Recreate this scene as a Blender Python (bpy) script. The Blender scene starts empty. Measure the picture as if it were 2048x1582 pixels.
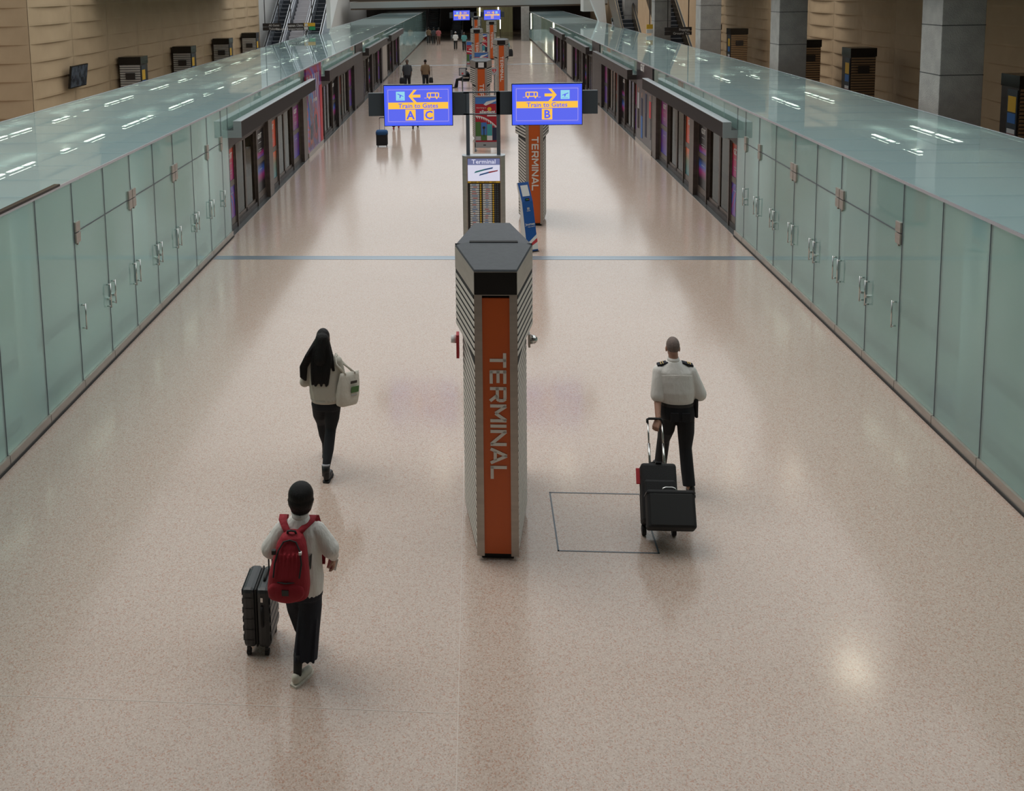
import bpy, bmesh, math, random
from mathutils import Vector, Matrix
random.seed(7)
scene = bpy.context.scene
col = scene.collection
PI = math.pi

# ------------------------------------------------------------------ camera
FPX = 1950.0; CXP = 791.47; CYP = 217.85; PITCH = .12260742; YAW = .08374465; ROLL = .02211896
cam = bpy.data.cameras.new('camera'); camo = bpy.data.objects.new('camera', cam); col.objects.link(camo)
cam.sensor_fit = 'HORIZONTAL'; cam.sensor_width = 36; cam.lens = 36*FPX/2048
cam.shift_x = (1024-CXP)/2048; cam.shift_y = (CYP-791)/2048
cam.clip_start = .1; cam.clip_end = 500
_r = Vector((1, 0, 0)); _f = Vector((0, math.cos(PITCH), -math.sin(PITCH))); _d = Vector((0, -math.sin(PITCH), -math.cos(PITCH)))
_Z = Matrix.Rotation(YAW, 3, 'Z'); _r, _f, _d = _Z@_r, _Z@_f, _Z@_d
_r2 = math.cos(ROLL)*_r+math.sin(ROLL)*_d; _d2 = -math.sin(ROLL)*_r+math.cos(ROLL)*_d
camo.matrix_world = Matrix((( _r2.x, -_d2.x, -_f.x, 0), (_r2.y, -_d2.y, -_f.y, 0), (_r2.z, -_d2.z, -_f.z, 5.6), (0, 0, 0, 1)))
scene.camera = camo

# ------------------------------------------------------------------ world, light, exposure
w = bpy.data.worlds.new('world'); scene.world = w; w.use_nodes = True
_N = w.node_tree.nodes; _L = w.node_tree.links; _tc = _N.new('ShaderNodeTexCoord'); _dt = _N.new('ShaderNodeVectorMath'); _dt.operation = 'DOT_PRODUCT'
_dt.inputs[1].default_value = (.42, .58, .70); _L.new(_tc.outputs['Generated'], _dt.inputs[0])
_rp = _N.new('ShaderNodeValToRGB'); _mr = _N.new('ShaderNodeMapRange'); _mr.inputs[1].default_value = -.3; _mr.inputs[2].default_value = 1.0
_L.new(_dt.outputs['Value'], _mr.inputs[0]); _L.new(_mr.outputs[0], _rp.inputs[0]); _L.new(_rp.outputs[0], _N['Background'].inputs[0])
_rp.color_ramp.elements[0].color = (.22, .23, .24, 1); _rp.color_ramp.elements[1].color = (.96, 1.0, 1.0, 1)
_N['Background'].inputs[1].default_value = 1.30
_sl = bpy.data.lights.new('hazy_sun', 'SUN'); _sl.energy = .95; _sl.angle = math.radians(34); _sl.color = (1, .95, .88)
_so = bpy.data.objects.new('hazy_sun', _sl); col.objects.link(_so); _so.rotation_euler = Vector((.42, -.22, -.88)).to_track_quat('-Z', 'Y').to_euler()
scene.view_settings.view_transform = 'Standard'; scene.view_settings.look = 'None'
scene.view_settings.exposure = 0; scene.view_settings.gamma = 1
# ------------------------------------------------------------------ materials
def mat(name, c, rough=.5, metal=0, spec=.5, noise=None, bump=None, coat=0, emit=None):
    m = bpy.data.materials.new(name); m.use_nodes = True; nt = m.node_tree; b = nt.nodes['Principled BSDF']
    b.inputs['Base Color'].default_value = (*c, 1); b.inputs['Roughness'].default_value = rough; b.inputs['Metallic'].default_value = metal
    b.inputs['Specular IOR Level'].default_value = spec; b.inputs['Coat Weight'].default_value = coat
    if noise or bump: tc = nt.nodes.new('ShaderNodeTexCoord')
    if noise:   # (scale, second colour, stretch)
        n = nt.nodes.new('ShaderNodeTexNoise'); n.inputs['Scale'].default_value = noise[0]; n.inputs['Detail'].default_value = 6
        mp = nt.nodes.new('ShaderNodeMapping'); mp.inputs['Scale'].default_value = noise[2] if len(noise) > 2 else (1, 1, 1)
        nt.links.new(tc.outputs['Object'], mp.inputs[0]); nt.links.new(mp.outputs[0], n.inputs[0])
        r = nt.nodes.new('ShaderNodeValToRGB'); r.color_ramp.elements[0].position = .35; r.color_ramp.elements[1].position = .65
        r.color_ramp.elements[0].color = (*c, 1); r.color_ramp.elements[1].color = (*noise[1], 1)
        nt.links.new(n.outputs['Fac'], r.inputs[0]); nt.links.new(r.outputs[0], b.inputs['Base Color'])
    if bump:    # (scale, strength, stretch)
        n = nt.nodes.new('ShaderNodeTexNoise'); n.inputs['Scale'].default_value = bump[0]; n.inputs['Detail'].default_value = 4
        mp = nt.nodes.new('ShaderNodeMapping'); mp.inputs['Scale'].default_value = bump[2] if len(bump) > 2 else (1, 1, 1)
        nt.links.new(tc.outputs['Object'], mp.inputs[0]); nt.links.new(mp.outputs[0], n.inputs[0])
        bp = nt.nodes.new('ShaderNodeBump'); bp.inputs['Strength'].default_value = bump[1]; bp.inputs['Distance'].default_value = .02
        nt.links.new(n.outputs['Fac'], bp.inputs['Height']); nt.links.new(bp.outputs[0], b.inputs['Normal'])
    if emit:
        b.inputs['Emission Color'].default_value = (*emit[0], 1); b.inputs['Emission Strength'].default_value = emit[1]
    return m
def s2l(r, g, b):
    f = lambda v: (v/255/12.92 if v/255 <= .04045 else ((v/255+.055)/1.055)**2.4)
    return (f(r), f(g), f(b))

def glass_mat(name, tint, clear, rough, diff, glow=.35, ior=1.45):
    """frosted laminated glass: partly clear, partly diffusing, glossy face"""
    m = bpy.data.materials.new(name); m.use_nodes = True; nt = m.node_tree; N = nt.nodes; L = nt.links
    N.remove(N['Principled BSDF']); out = N['Material Output']
    tr = N.new('ShaderNodeBsdfTransparent'); tr.inputs[0].default_value = (*tint, 1)
    df = N.new('ShaderNodeBsdfDiffuse'); df.inputs[0].default_value = (*diff, 1)
    tl = N.new('ShaderNodeBsdfTranslucent'); tl.inputs[0].default_value = (*diff, 1)
    m1 = N.new('ShaderNodeMixShader'); m1.inputs[0].default_value = glow; L.new(df.outputs[0], m1.inputs[1]); L.new(tl.outputs[0], m1.inputs[2])
    m2 = N.new('ShaderNodeMixShader'); m2.inputs[0].default_value = clear; L.new(m1.outputs[0], m2.inputs[1]); L.new(tr.outputs[0], m2.inputs[2])
    gl = N.new('ShaderNodeBsdfGlossy'); gl.inputs['Roughness'].default_value = rough; gl.inputs[0].default_value = (.95, 1, 1, 1)
    fr = N.new('ShaderNodeFresnel'); fr.inputs[0].default_value = ior
    ge = N.new('ShaderNodeNewGeometry'); iv = N.new('ShaderNodeMath'); iv.operation = 'SUBTRACT'; iv.inputs[0].default_value = 1; L.new(ge.outputs['Backfacing'], iv.inputs[1])
    ml = N.new('ShaderNodeMath'); ml.operation = 'MULTIPLY'; L.new(fr.outputs[0], ml.inputs[0]); L.new(iv.outputs[0], ml.inputs[1])
    m3 = N.new('ShaderNodeMixShader'); L.new(ml.outputs[0], m3.inputs[0]); L.new(m2.outputs[0], m3.inputs[1]); L.new(gl.outputs[0], m3.inputs[2])
    L.new(m3.outputs[0], out.inputs[0]); return m

M = {}
M['roof_glass'] = glass_mat('roof_glass', (.80, .91, .91), .50, .03, (.56, .70, .72), .3, 1.32)
M['side_glass'] = glass_mat('side_glass', (.81, .92, .91), .60, .02, (.56, .71, .69), .45, 1.4)
M['door_glass'] = glass_mat('door_glass', (.34, .27, .19), .95, .01, (.08, .07, .06), .3, 1.18)
M['steel'] = mat('brushed_steel', (.46, .415, .37), .38, .6, noise=(3, (.40, .36, .32), (1, 1, 6)))
M['bronze'] = mat('door_bronze', (.15, .118, .10), .38, .5, noise=(2, (.12, .095, .08), (1, 1, 4)))
M['joint'] = mat('terrazzo_joint', (.60, .52, .46), .3)
M['steel_dark'] = mat('dark_bronze_steel', (.060, .048, .044), .42, .3, noise=(2, (.045, .037, .035), (1, 1, 4)))
M['chrome'] = mat('polished_steel', (.62, .62, .6), .18, 1)
M['black'] = mat('black_gloss', (.008, .008, .008), .22)
M['charcoal'] = mat('charcoal_paint', (.026, .031, .037), .5, 0, .3, noise=(14, (.034, .040, .047)), bump=(60, .08))
M['slate'] = mat('slate_paint', (.045, .058, .070), .5)
M['post'] = mat('post_paint', (.075, .095, .115), .4)
M['orange'] = mat('orange_enamel', (.62, .105, .012), .35)
M['letter'] = mat('letter_white', (.80, .75, .68), .5)
M['louver'] = mat('louver_grey', (.60, .56, .50), .45, .1)
M['gap'] = mat('louver_void', (.018, .018, .018), .8)
M['plum'] = mat('canopy_brown', (.020, .015, .015), .5, 0, .15)
M['canopy_top'] = mat('canopy_top_grey', (.40, .42, .44), .35, .5)
M['track'] = mat('threshold_grey', (.10, .105, .105), .3, .3)
M['white'] = mat('white_paint', (.75, .74, .72), .5)
M['concrete'] = mat('column_concrete', (.36, .34, .32), .9, noise=(4, (.43, .41, .38)), bump=(45, .7))
M['dark'] = mat('dark_brown', (.035, .026, .02), .6)
M['band'] = mat('metal_band', (.30, .36, .42), .3, .6)
M['dark_gap'] = mat('shadow_gap', (.03, .03, .03), .7)  # near-black for the column joints and the strip along the base rails
M['interior'] = mat('guideway_concrete', (.36, .37, .33), .8, noise=(1.2, (.27, .29, .27), (3, .2, 1)))
M['inner_wall'] = mat('guideway_wall', (.56, .56, .50), .7)
M['rail'] = mat('guideway_rail', (.2, .2, .19), .5)
M['lamp'] = mat('lamp_tube', (1, 1, 1), .5, emit=((1, .93, .74), 12))
M['rubber'] = mat('black_rubber', (.012, .012, .012), .7)
M['case_black'] = mat('black_nylon', (.011, .011, .012), .75, bump=(180, .3))
M['case_grey'] = mat('charcoal_shell', (.028, .031, .034), .38, bump=(220, .12))
M['red_bag'] = mat('red_canvas', (.27, .006, .016), .8, bump=(26, .5, (1, 1, .25)))
M['red_dark'] = mat('red_trim', (.16, .004, .01), .8)
M['skin'] = mat('skin', (.42, .24, .17), .55, noise=(12, (.38, .20, .14)))
M['skin_dark'] = mat('skin_deep', (.10, .055, .035), .55)
M['hair'] = mat('black_hair', (.005, .004, .004), .42, 0, .25, bump=(30, .6, (9, 9, .5)))
M['hair_grey'] = mat('cropped_grey_hair', (.20, .15, .13), .8, noise=(60, (.13, .10, .09)))
M['shirt'] = mat('white_cotton', (.72, .70, .66), .85, bump=(7, .8, (1.6, 1.6, .7)))
M['blouse'] = mat('cream_blouse', (.70, .68, .64), .85, bump=(9, .9, (1.8, 1.8, .6)))
M['sweater'] = mat('oatmeal_sweater', (.52, .49, .42), .95, bump=(7, .8, (1.2, 1.2, .9)))
M['trouser'] = mat('black_trouser', (.008, .009, .012), .85, bump=(9, .5, (1.5, 1.5, .5)))
M['navy'] = mat('navy_trouser', (.010, .012, .02), .85, bump=(9, .5, (1.5, 1.5, .5)))
M['tote'] = mat('canvas_tote', (.66, .62, .54), .9, bump=(12, .8))
M['shoe_black'] = mat('black_leather', (.010, .010, .011), .4)
M['shoe_cream'] = mat('cream_leather', (.60, .57, .48), .6)
M['pass_red'] = mat('dull_red_card', (.36, .09, .09), .6)
M['gold'] = mat('gold_braid', (.6, .4, .1), .4, .6)
M['brown_shirt'] = mat('tan_shirt', (.20, .13, .075), .9, bump=(10, .6))
M['grey_shirt'] = mat('dark_grey_shirt', (.05, .055, .062), .9)
M['teal_shirt'] = mat('teal_shirt', (.12, .36, .36), .9)
M['blue_bag'] = mat('blue_nylon', (.012, .07, .19), .8, bump=(40, .4))
M['journey_blue'] = mat('kiosk_blue', (.010, .085, .33), .35)
M['board_red'] = mat('banner_red', (.42, .012, .03), .4)
M['yellow'] = mat('sign_yellow', (.80, .46, .03), .5)
M['green'] = mat('sign_green', (.03, .36, .13), .5)
M['sign_black'] = mat('sign_black', (.035, .03, .028), .5)
M['print_grey'] = mat('print_grey', (.4, .4, .42), .5)
M['print_blue'] = mat('print_blue', (.05, .18, .5), .5)
M['print_red'] = mat('print_red', (.55, .04, .05), .5)
M['print_teal'] = mat('print_teal', (.05, .35, .38), .5)
M['print_dark'] = mat('print_navy', (.012, .02, .06), .5)
M['leaf'] = mat('print_green', (.06, .16, .04), .5)
M['scr_blue'] = mat('screen_blue', (0, 0, 0), .4, emit=(s2l(92, 104, 238), 1.0))
M['scr_edge'] = mat('screen_border', (0, 0, 0), .4, emit=(s2l(72, 96, 250), 1.0))
M['scr_yellow'] = mat('screen_yellow', (0, 0, 0), .4, emit=(s2l(255, 196, 72), 1.0))
M['scr_line'] = mat('screen_line', (0, 0, 0), .4, emit=(s2l(196, 176, 236), 1.0))
M['scr_cyan'] = mat('screen_cyan', (0, 0, 0), .4, emit=(s2l(146, 214, 236), 1.0))
M['lit_white'] = mat('lit_panel_white', (.5, .5, .5), .4, emit=(s2l(214, 214, 240), .7))
M['lit_head'] = mat('lit_panel_header', (.1, .1, .1), .4, emit=(s2l(104, 112, 160), .8))
M['tv'] = mat('television_picture', (.02, .025, .035), .15, noise=(5, (.10, .12, .15)))
M['redlight'] = mat('red_indicator', (.3, 0, 0), .4, emit=((1, .02, .02), 6))
M['wall_tan'] = mat('tan_wall_panel', (.50, .355, .215), .85, noise=(1.2, (.46, .325, .195)), bump=(90, .12, (1, 1, 4)))
M['wall_plain'] = mat('painted_wall', (.55, .53, .50), .8)
M['mezz'] = mat('pale_slab_edge', (.34, .36, .35), .5)
M['soffit'] = mat('bronze_soffit', (.11, .085, .06), .5)
M['stair'] = mat('stair_stone', (.62, .60, .62), .6)
M['esc_step'] = mat('escalator_step', (.07, .08, .095), .4, .5)
M['brass'] = mat('bronze_balustrade', (.30, .23, .15), .28, .9)
M['bal'] = mat('balustrade_steel', (.66, .70, .76), .25, .7)

def floor_mat():
    m = bpy.data.materials.new('terrazzo'); m.use_nodes = True; nt = m.node_tree; N = nt.nodes; L = nt.links; b = N['Principled BSDF']
    tc = N.new('ShaderNodeTexCoord')
    v = N.new('ShaderNodeTexVoronoi'); v.inputs['Scale'].default_value = 105; L.new(tc.outputs['Object'], v.inputs[0])
    r = N.new('ShaderNodeValToRGB'); e = r.color_ramp.elements
    sep = N.new('ShaderNodeSeparateColor'); L.new(v.outputs['Color'], sep.inputs[0]); L.new(sep.outputs[0], r.inputs[0])
    r.color_ramp.interpolation = 'CONSTANT'
    cols = [(0, (.50, .405, .345)), (.38, (.46, .365, .305)), (.62, (.54, .455, .40)), (.84, (.43, .27, .205)), (.94, (.37, .30, .25))]
    e[0].position = 0; e[0].color = (*cols[0][1], 1); e[1].position = cols[1][0]; e[1].color = (*cols[1][1], 1)
    for p, c in cols[2:]:
        k = e.new(p); k.color = (*c, 1)
    n = N.new('ShaderNodeTexNoise'); n.inputs['Scale'].default_value = .35; n.inputs['Detail'].default_value = 5; L.new(tc.outputs['Object'], n.inputs[0])
    mx = N.new('ShaderNodeMix'); mx.data_type = 'RGBA'; mx.blend_type = 'MULTIPLY'; mx.inputs[0].default_value = 1
    r2 = N.new('ShaderNodeValToRGB'); r2.color_ramp.elements[0].color = (.92, .90, .88, 1); r2.color_ramp.elements[1].color = (1.06, 1.04, 1.04, 1)
    L.new(n.outputs['Fac'], r2.inputs[0]); L.new(r.outputs[0], mx.inputs[6]); L.new(r2.outputs[0], mx.inputs[7]); L.new(mx.outputs[2], b.inputs['Base Color'])
    n2 = N.new('ShaderNodeTexNoise'); n2.inputs['Scale'].default_value = 2.5; n2.inputs['Detail'].default_value = 4; L.new(tc.outputs['Object'], n2.inputs[0])
    mr = N.new('ShaderNodeMapRange'); mr.inputs[3].default_value = .09; mr.inputs[4].default_value = .19; L.new(n2.outputs['Fac'], mr.inputs[0]); L.new(mr.outputs[0], b.inputs['Roughness'])
    b.inputs['Specular IOR Level'].default_value = .42
    return m
M['terrazzo'] = floor_mat()

def grad_mat(name, stops, axis='Z', lo=0, hi=1, swirl=None):
    """printed poster: bands of colour along an axis, optionally bent by a swirl pattern"""
    m = bpy.data.materials.new(name); m.use_nodes = True; nt = m.node_tree; N = nt.nodes; L = nt.links; b = N['Principled BSDF']
    b.inputs['Roughness'].default_value = .3
    tc = N.new('ShaderNodeTexCoord'); sp = N.new('ShaderNodeSeparateXYZ'); L.new(tc.outputs['Object'], sp.inputs[0])
    mr = N.new('ShaderNodeMapRange'); mr.inputs[1].default_value = lo; mr.inputs[2].default_value = hi; L.new(sp.outputs[axis], mr.inputs[0])
    src = mr.outputs[0]
    if swirl:
        wv = N.new('ShaderNodeTexWave'); wv.wave_type = 'RINGS'; wv.rings_direction = 'X'; wv.inputs['Scale'].default_value = swirl; wv.inputs['Distortion'].default_value = 5
        wv.inputs['Detail'].default_value = 1.5; L.new(tc.outputs['Object'], wv.inputs[0])
        mx = N.new('ShaderNodeMath'); mx.operation = 'MULTIPLY_ADD'; mx.inputs[1].default_value = .55; L.new(wv.outputs['Fac'], mx.inputs[0])
        m2 = N.new('ShaderNodeMath'); m2.operation = 'MULTIPLY'; m2.inputs[1].default_value = .5; L.new(src, m2.inputs[0]); L.new(m2.outputs[0], mx.inputs[2]); src = mx.outputs[0]
    r = N.new('ShaderNodeValToRGB'); e = r.color_ramp.elements
    e[0].position = stops[0][0]; e[0].color = (*stops[0][1], 1); e[1].position = stops[-1][0]; e[1].color = (*stops[-1][1], 1)
    for p, c in stops[1:-1]:
        k = e.new(p); k.color = (*c, 1)
    L.new(src, r.inputs[0]); L.new(r.outputs[0], b.inputs['Base Color']); return m
MAG = (.35, .02, .18); PUR = (.12, .02, .22); BLU = (.03, .12, .5); ORG = (.75, .10, .015); RED = (.55, .02, .03); BLK = (.012, .012, .016); TEAL = (.04, .22, .25)
M['pA1'] = grad_mat('poster_red_magenta', [(0, MAG), (.45, (.5, .02, .12)), (1, (.62, .07, .02))], lo=1.2, hi=1.95)
M['pA2'] = grad_mat('poster_blue_swirl', [(0, BLU), (.35, (.4, .02, .12)), (.6, BLU), (1, PUR)], lo=.3, hi=1.05, swirl=1.6)
M['pB1'] = grad_mat('poster_black_rainbow', [(0, BLU), (.2, MAG), (.32, BLK), (1, BLK)], lo=1.15, hi=1.95)
M['pB2'] = grad_mat('poster_black_prism', [(0, BLK), (.3, BLK), (.55, MAG), (.75, BLU), (1, BLK)], lo=.3, hi=1.05)
M['pC1'] = grad_mat('poster_orange', [(0, (.62, .05, .02)), (1, ORG)], lo=1.2, hi=1.95)
M['pC2'] = grad_mat('poster_orange_teal', [(0, TEAL), (.55, (.15, .2, .12)), (1, ORG)], lo=.3, hi=1.05)
M['pD1'] = grad_mat('poster_purple', [(0, PUR), (.5, MAG), (1, (.2, .02, .2))], lo=1.2, hi=1.95)
M['pD2'] = grad_mat('poster_indigo', [(0, (.05, .03, .35)), (.5, PUR), (1, (.07, .03, .3))], lo=.3, hi=1.05)
M['pE'] = grad_mat('mural_swirl', [(0, (.03, .1, .5)), (.25, (.42, .03, .02)), (.45, (.06, .1, .42)), (.6, (.38, .015, .02)), (.8, PUR), (1, (.35, .02, .03))], lo=.1, hi=3, swirl=.42)
M['pE_dark'] = mat('mural_dark', (.03, .022, .026), .3)

# ------------------------------------------------------------------ mesh helpers
class MB:
    def __init__(s): s.v = []; s.f = []
    def add(s, vs, fs):
        n = len(s.v); s.v += [Vector(v) for v in vs]; s.f += [tuple(i+n for i in f) for f in fs]; return s
    def box(s, x0, x1, y0, y1, z0, z1, m=None):
        vs = [(x, y, z) for x in (x0, x1) for y in (y0, y1) for z in (z0, z1)]
        if m is not None: vs = [m@Vector(v) for v in vs]
        return s.add(vs, [(0, 1, 3, 2), (4, 6, 7, 5), (0, 4, 5, 1), (2, 3, 7, 6), (0, 2, 6, 4), (1, 5, 7, 3)])
    def prism(s, pts, a, b, axis='z'):
        """polygon extruded from a to b along an axis; points are the two other coordinates"""
        n = len(pts); P = lambda u, v, t: {'z': (u, v, t), 'x': (t, u, v), 'y': (u, t, v)}[axis]
        vs = [P(u, v, a) for u, v in pts]+[P(u, v, b) for u, v in pts]
        return s.add(vs, [tuple(range(n)), tuple(range(2*n-1, n-1, -1))]+[(i, i+n, (i+1) % n+n, (i+1) % n) for i in range(n)])
    def tube(s, pts, rad, seg=10, caps=True):
        pts = [Vector(p) for p in pts]; rs = rad if isinstance(rad, (list, tuple)) else [rad]*len(pts)
        rings = []; up = None
        for i, p in enumerate(pts):
            t = (pts[min(i+1, len(pts)-1)]-pts[max(i-1, 0)]).normalized()
            if up is None: up = Vector((1, 0, 0)) if abs(t.x) < .9 else Vector((0, 1, 0))
            a = (up-t*up.dot(t)).normalized(); b = t.cross(a); up = a
            rings.append([p+rs[i]*(math.cos(2*PI*k/seg)*a+math.sin(2*PI*k/seg)*b) for k in range(seg)])
        return s.rings(rings, caps)
    def rings(s, rings, caps=True):
        seg = len(rings[0]); vs = [v for r in rings for v in r]; fs = []
        for i in range(len(rings)-1):
            for k in range(seg): fs.append((i*seg+k, i*seg+(k+1) % seg, (i+1)*seg+(k+1) % seg, (i+1)*seg+k))
        if caps: fs += [tuple(range(seg-1, -1, -1)), tuple((len(rings)-1)*seg+k for k in range(seg))]
        return s.add(vs, fs)
    def cap(s, p0, p1, r0, r1, seg=12):
        """tapered limb with round ends"""
        p0 = Vector(p0); p1 = Vector(p1); d = (p1-p0); n = d.normalized() if d.length > 1e-6 else Vector((0, 0, 1)); pts = []; rs = []
        for a in (-.98, -.7, -.35): pts.append(p0+n*r0*a); rs.append(r0*math.sqrt(max(0, 1-a*a)))
        pts.append(p0); rs.append(r0); pts.append(p1); rs.append(r1)
        for a in (.35, .7, .98): pts.append(p1+n*r1*a); rs.append(r1*math.sqrt(1-a*a))
        return s.tube(pts, rs, seg)
    def ell(s, c, r, seg=16, rows=10, m=None):
        c = Vector(c); vs = []; fs = []
        for i in range(1, rows):
            th = PI*i/rows
            for k in range(seg):
                v = Vector((r[0]*math.sin(th)*math.cos(2*PI*k/seg), r[1]*math.sin(th)*math.sin(2*PI*k/seg), r[2]*math.cos(th)))
                vs.append(c+(m@v if m is not None else v))
        t = Vector((0, 0, r[2])); vs += [c+(m@t if m is not None else t), c-(m@t if m is not None else t)]
        for i in range(rows-2):
            for k in range(seg): fs.append((i*seg+k, (i+1)*seg+k, (i+1)*seg+(k+1) % seg, i*seg+(k+1) % seg))
        T = len(vs)-2
        for k in range(seg): fs.append((T, k, (k+1) % seg)); fs.append((T+1, (rows-2)*seg+(k+1) % seg, (rows-2)*seg+k))
        return s.add(vs, fs)
    def loft(s, rs, seg=24, p=2.0):
        """horizontal rings (x, y, z, rx, ry[, superellipse power]) stacked into a closed body"""
        rings = []
        for r in rs:
            q = r[5] if len(r) > 5 else p; ring = []
            for k in range(seg):
                a = 2*PI*k/seg; c, d = math.cos(a), math.sin(a)
                ring.append(Vector((r[0]+r[3]*math.copysign(abs(c)**(2/q), c), r[1]+r[4]*math.copysign(abs(d)**(2/q), d), r[2])))
            rings.append(ring)
        return s.rings(rings)
    def mesh(s, name):
        me = bpy.data.meshes.new(name); me.from_pydata([tuple(v) for v in s.v], [], s.f); me.update()
        bm = bmesh.new(); bm.from_mesh(me); bmesh.ops.recalc_face_normals(bm, faces=bm.faces); bm.to_mesh(me); bm.free(); return me

def org(parent):
    v = Vector((0, 0, 0))
    while parent is not None: v = v+parent.location; parent = parent.parent
    return v
def obj(name, mb, m, parent=None, world=False, smooth=False, bevel=0, loc=None):
    """one mesh object; with world=True its points are in room coordinates"""
    if world:
        o0 = org(parent); mb.v = [v-o0 for v in mb.v]
    elif loc is not None: pass
    me = mb.mesh(name) if isinstance(mb, MB) else mb
    me.materials.append(M[m]); o = bpy.data.objects.new(name, me); col.objects.link(o); o.parent = parent
    if loc is not None: o.location = loc
    if smooth: me.polygons.foreach_set('use_smooth', [True]*len(me.polygons))
    if bevel:
        b = o.modifiers.new('bevel', 'BEVEL'); b.width = bevel; b.segments = 2; b.limit_method = 'ANGLE'
    return o
def thing(name, label, cat, loc=(0, 0, 0), rotz=0, group=None, kind=None):
    o = bpy.data.objects.new(name, None); col.objects.link(o); o.location = loc; o.rotation_euler = (0, 0, rotz); o.empty_display_size = .2
    tag(o, label, cat, group, kind); return o
def tag(o, label=None, cat=None, group=None, kind=None):
    if label: o['label'] = label
    if cat: o['category'] = cat
    if group: o['group'] = group
    if kind: o['kind'] = kind
    return o
def struct(name, mb, m, label=None, **k):
    o = obj(name, mb, m, **k); o['kind'] = 'structure'
    if label: o['label'] = label
    return o
def dup(root, loc, label=None, rotz=None):
    def cp(o, par):
        c = o.copy(); col.objects.link(c); c.parent = par
        for ch in list(o.children): cp(ch, c)
        return c
    r = cp(root, None); r.location = loc
    if label: r['label'] = label
    if rotz is not None: r.rotation_euler = (0, 0, rotz)
    return r
def organic(name, mb, m, parent, voxel=.01, smooth=4, world=True):
    """grow one continuous skin over overlapping forms"""
    o0 = org(parent) if world else Vector((0, 0, 0)); mb.v = [v-o0 for v in mb.v]
    me = mb.mesh(name); t = bpy.data.objects.new('t', me); col.objects.link(t)
    r = t.modifiers.new('r', 'REMESH'); r.mode = 'VOXEL'; r.voxel_size = voxel; r.use_smooth_shade = True
    if smooth:
        s = t.modifiers.new('s', 'SMOOTH'); s.iterations = smooth; s.factor = .5
    dg = bpy.context.evaluated_depsgraph_get(); out = bpy.data.meshes.new_from_object(t.evaluated_get(dg)); bpy.data.objects.remove(t)
    out.name = name; out.polygons.foreach_set('use_smooth', [True]*len(out.polygons)); out.materials.clear()
    return obj(name, out, m, parent)
def text(name, s, size, m, parent, at, u, v, bold=0, sx=1.0, depth=.002, align='CENTER'):
    """flat raised lettering: at = middle of the baseline, u = reading direction, v = up"""
    c = bpy.data.curves.new(name, 'FONT'); c.body = s; c.size = size; c.extrude = depth; c.offset = bold*size; c.align_x = align; c.resolution_u = 2
    t = bpy.data.objects.new('t', c); col.objects.link(t); dg = bpy.context.evaluated_depsgraph_get()
    me = bpy.data.meshes.new_from_object(t.evaluated_get(dg)); bpy.data.objects.remove(t); bpy.data.curves.remove(c)
    u = Vector(u); v = Vector(v); n = u.cross(v); o0 = org(parent) ; at = Vector(at)
    for q in me.vertices:
        p = q.co; q.co = at+u*(p.x*sx)+v*p.y+n*p.z
    me.materials.clear(); me.update(); return obj(name, me, m, parent)
def strokes(mb, segs, th, f):
    """thick straight letter strokes in a plane; f maps (u, v) to a point"""
    for (x0, y0, x1, y1) in segs:
        d = Vector((x1-x0, y1-y0)).normalized(); n = Vector((-d.y, d.x))*th/2; e = d*0
        q = [Vector((x0, y0))-e+n, Vector((x1, y1))+e+n, Vector((x1, y1))+e-n, Vector((x0, y0))-e-n]
        a = [f(p.x, p.y, 0) for p in q]+[f(p.x, p.y, .004) for p in q]
        mb.add(a, [(0, 1, 2, 3), (7, 6, 5, 4), (0, 4, 5, 1), (1, 5, 6, 2), (2, 6, 7, 3), (3, 7, 4, 0)])

# ------------------------------------------------------------------ layout
WL, WR = -5.66, 5.66            # faces of the two glass train enclosures
HL, HR = 3.06, 2.92             # their heights
OL, OR = -9.75, 8.95            # their outer edges
FARY = 112.0
# floor
struct('floor', MB().box(-5.8, 5.8, -14, 128, -.2, 0), 'terrazzo', 'polished pinkish beige terrazzo concourse floor')
for s, x0, x1 in ((-1, -20, -5.8), (1, 5.8, 20)):
    a, b = (x0, OL-.1) if s < 0 else (OR+.1, x1)
    struct('floor_side', MB().box(a, b, -14, 128, -.2, 0), 'terrazzo')
for k, (y0, y1) in enumerate(((19.70, 19.97), (70.6, 71.0))):
    struct('trim_%d' % (k+1), MB().box(-5.6, 5.6, y0, y0+.07, 0, .004).box(-5.6, 5.6, y1-.07, y1, 0, .004).box(-5.6, 5.6, y0+.075, y1-.075, 0, .003), 'band')
h = MB()
for a, b, c, d in ((.75, 1.75, 9.2, 9.216), (.75, 1.75, 10.334, 10.35), (.75, .766, 9.2, 10.35), (1.734, 1.75, 9.2, 10.35)): h.box(a, b, c, d, 0, .003)
tag(obj('floor_hatch', h, 'post'), 'square access hatch outline in the floor beside the nearest pylon', 'hatch')
struct('trim_3', MB().box(-.205, -.199, 2, 19.7, 0, .0015).box(-.205, -.199, 20, 70, 0, .0015), 'joint')
struct('trim_4', MB().box(-5.6, -.21, 6.95, 6.956, 0, .0015), 'joint')

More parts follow.
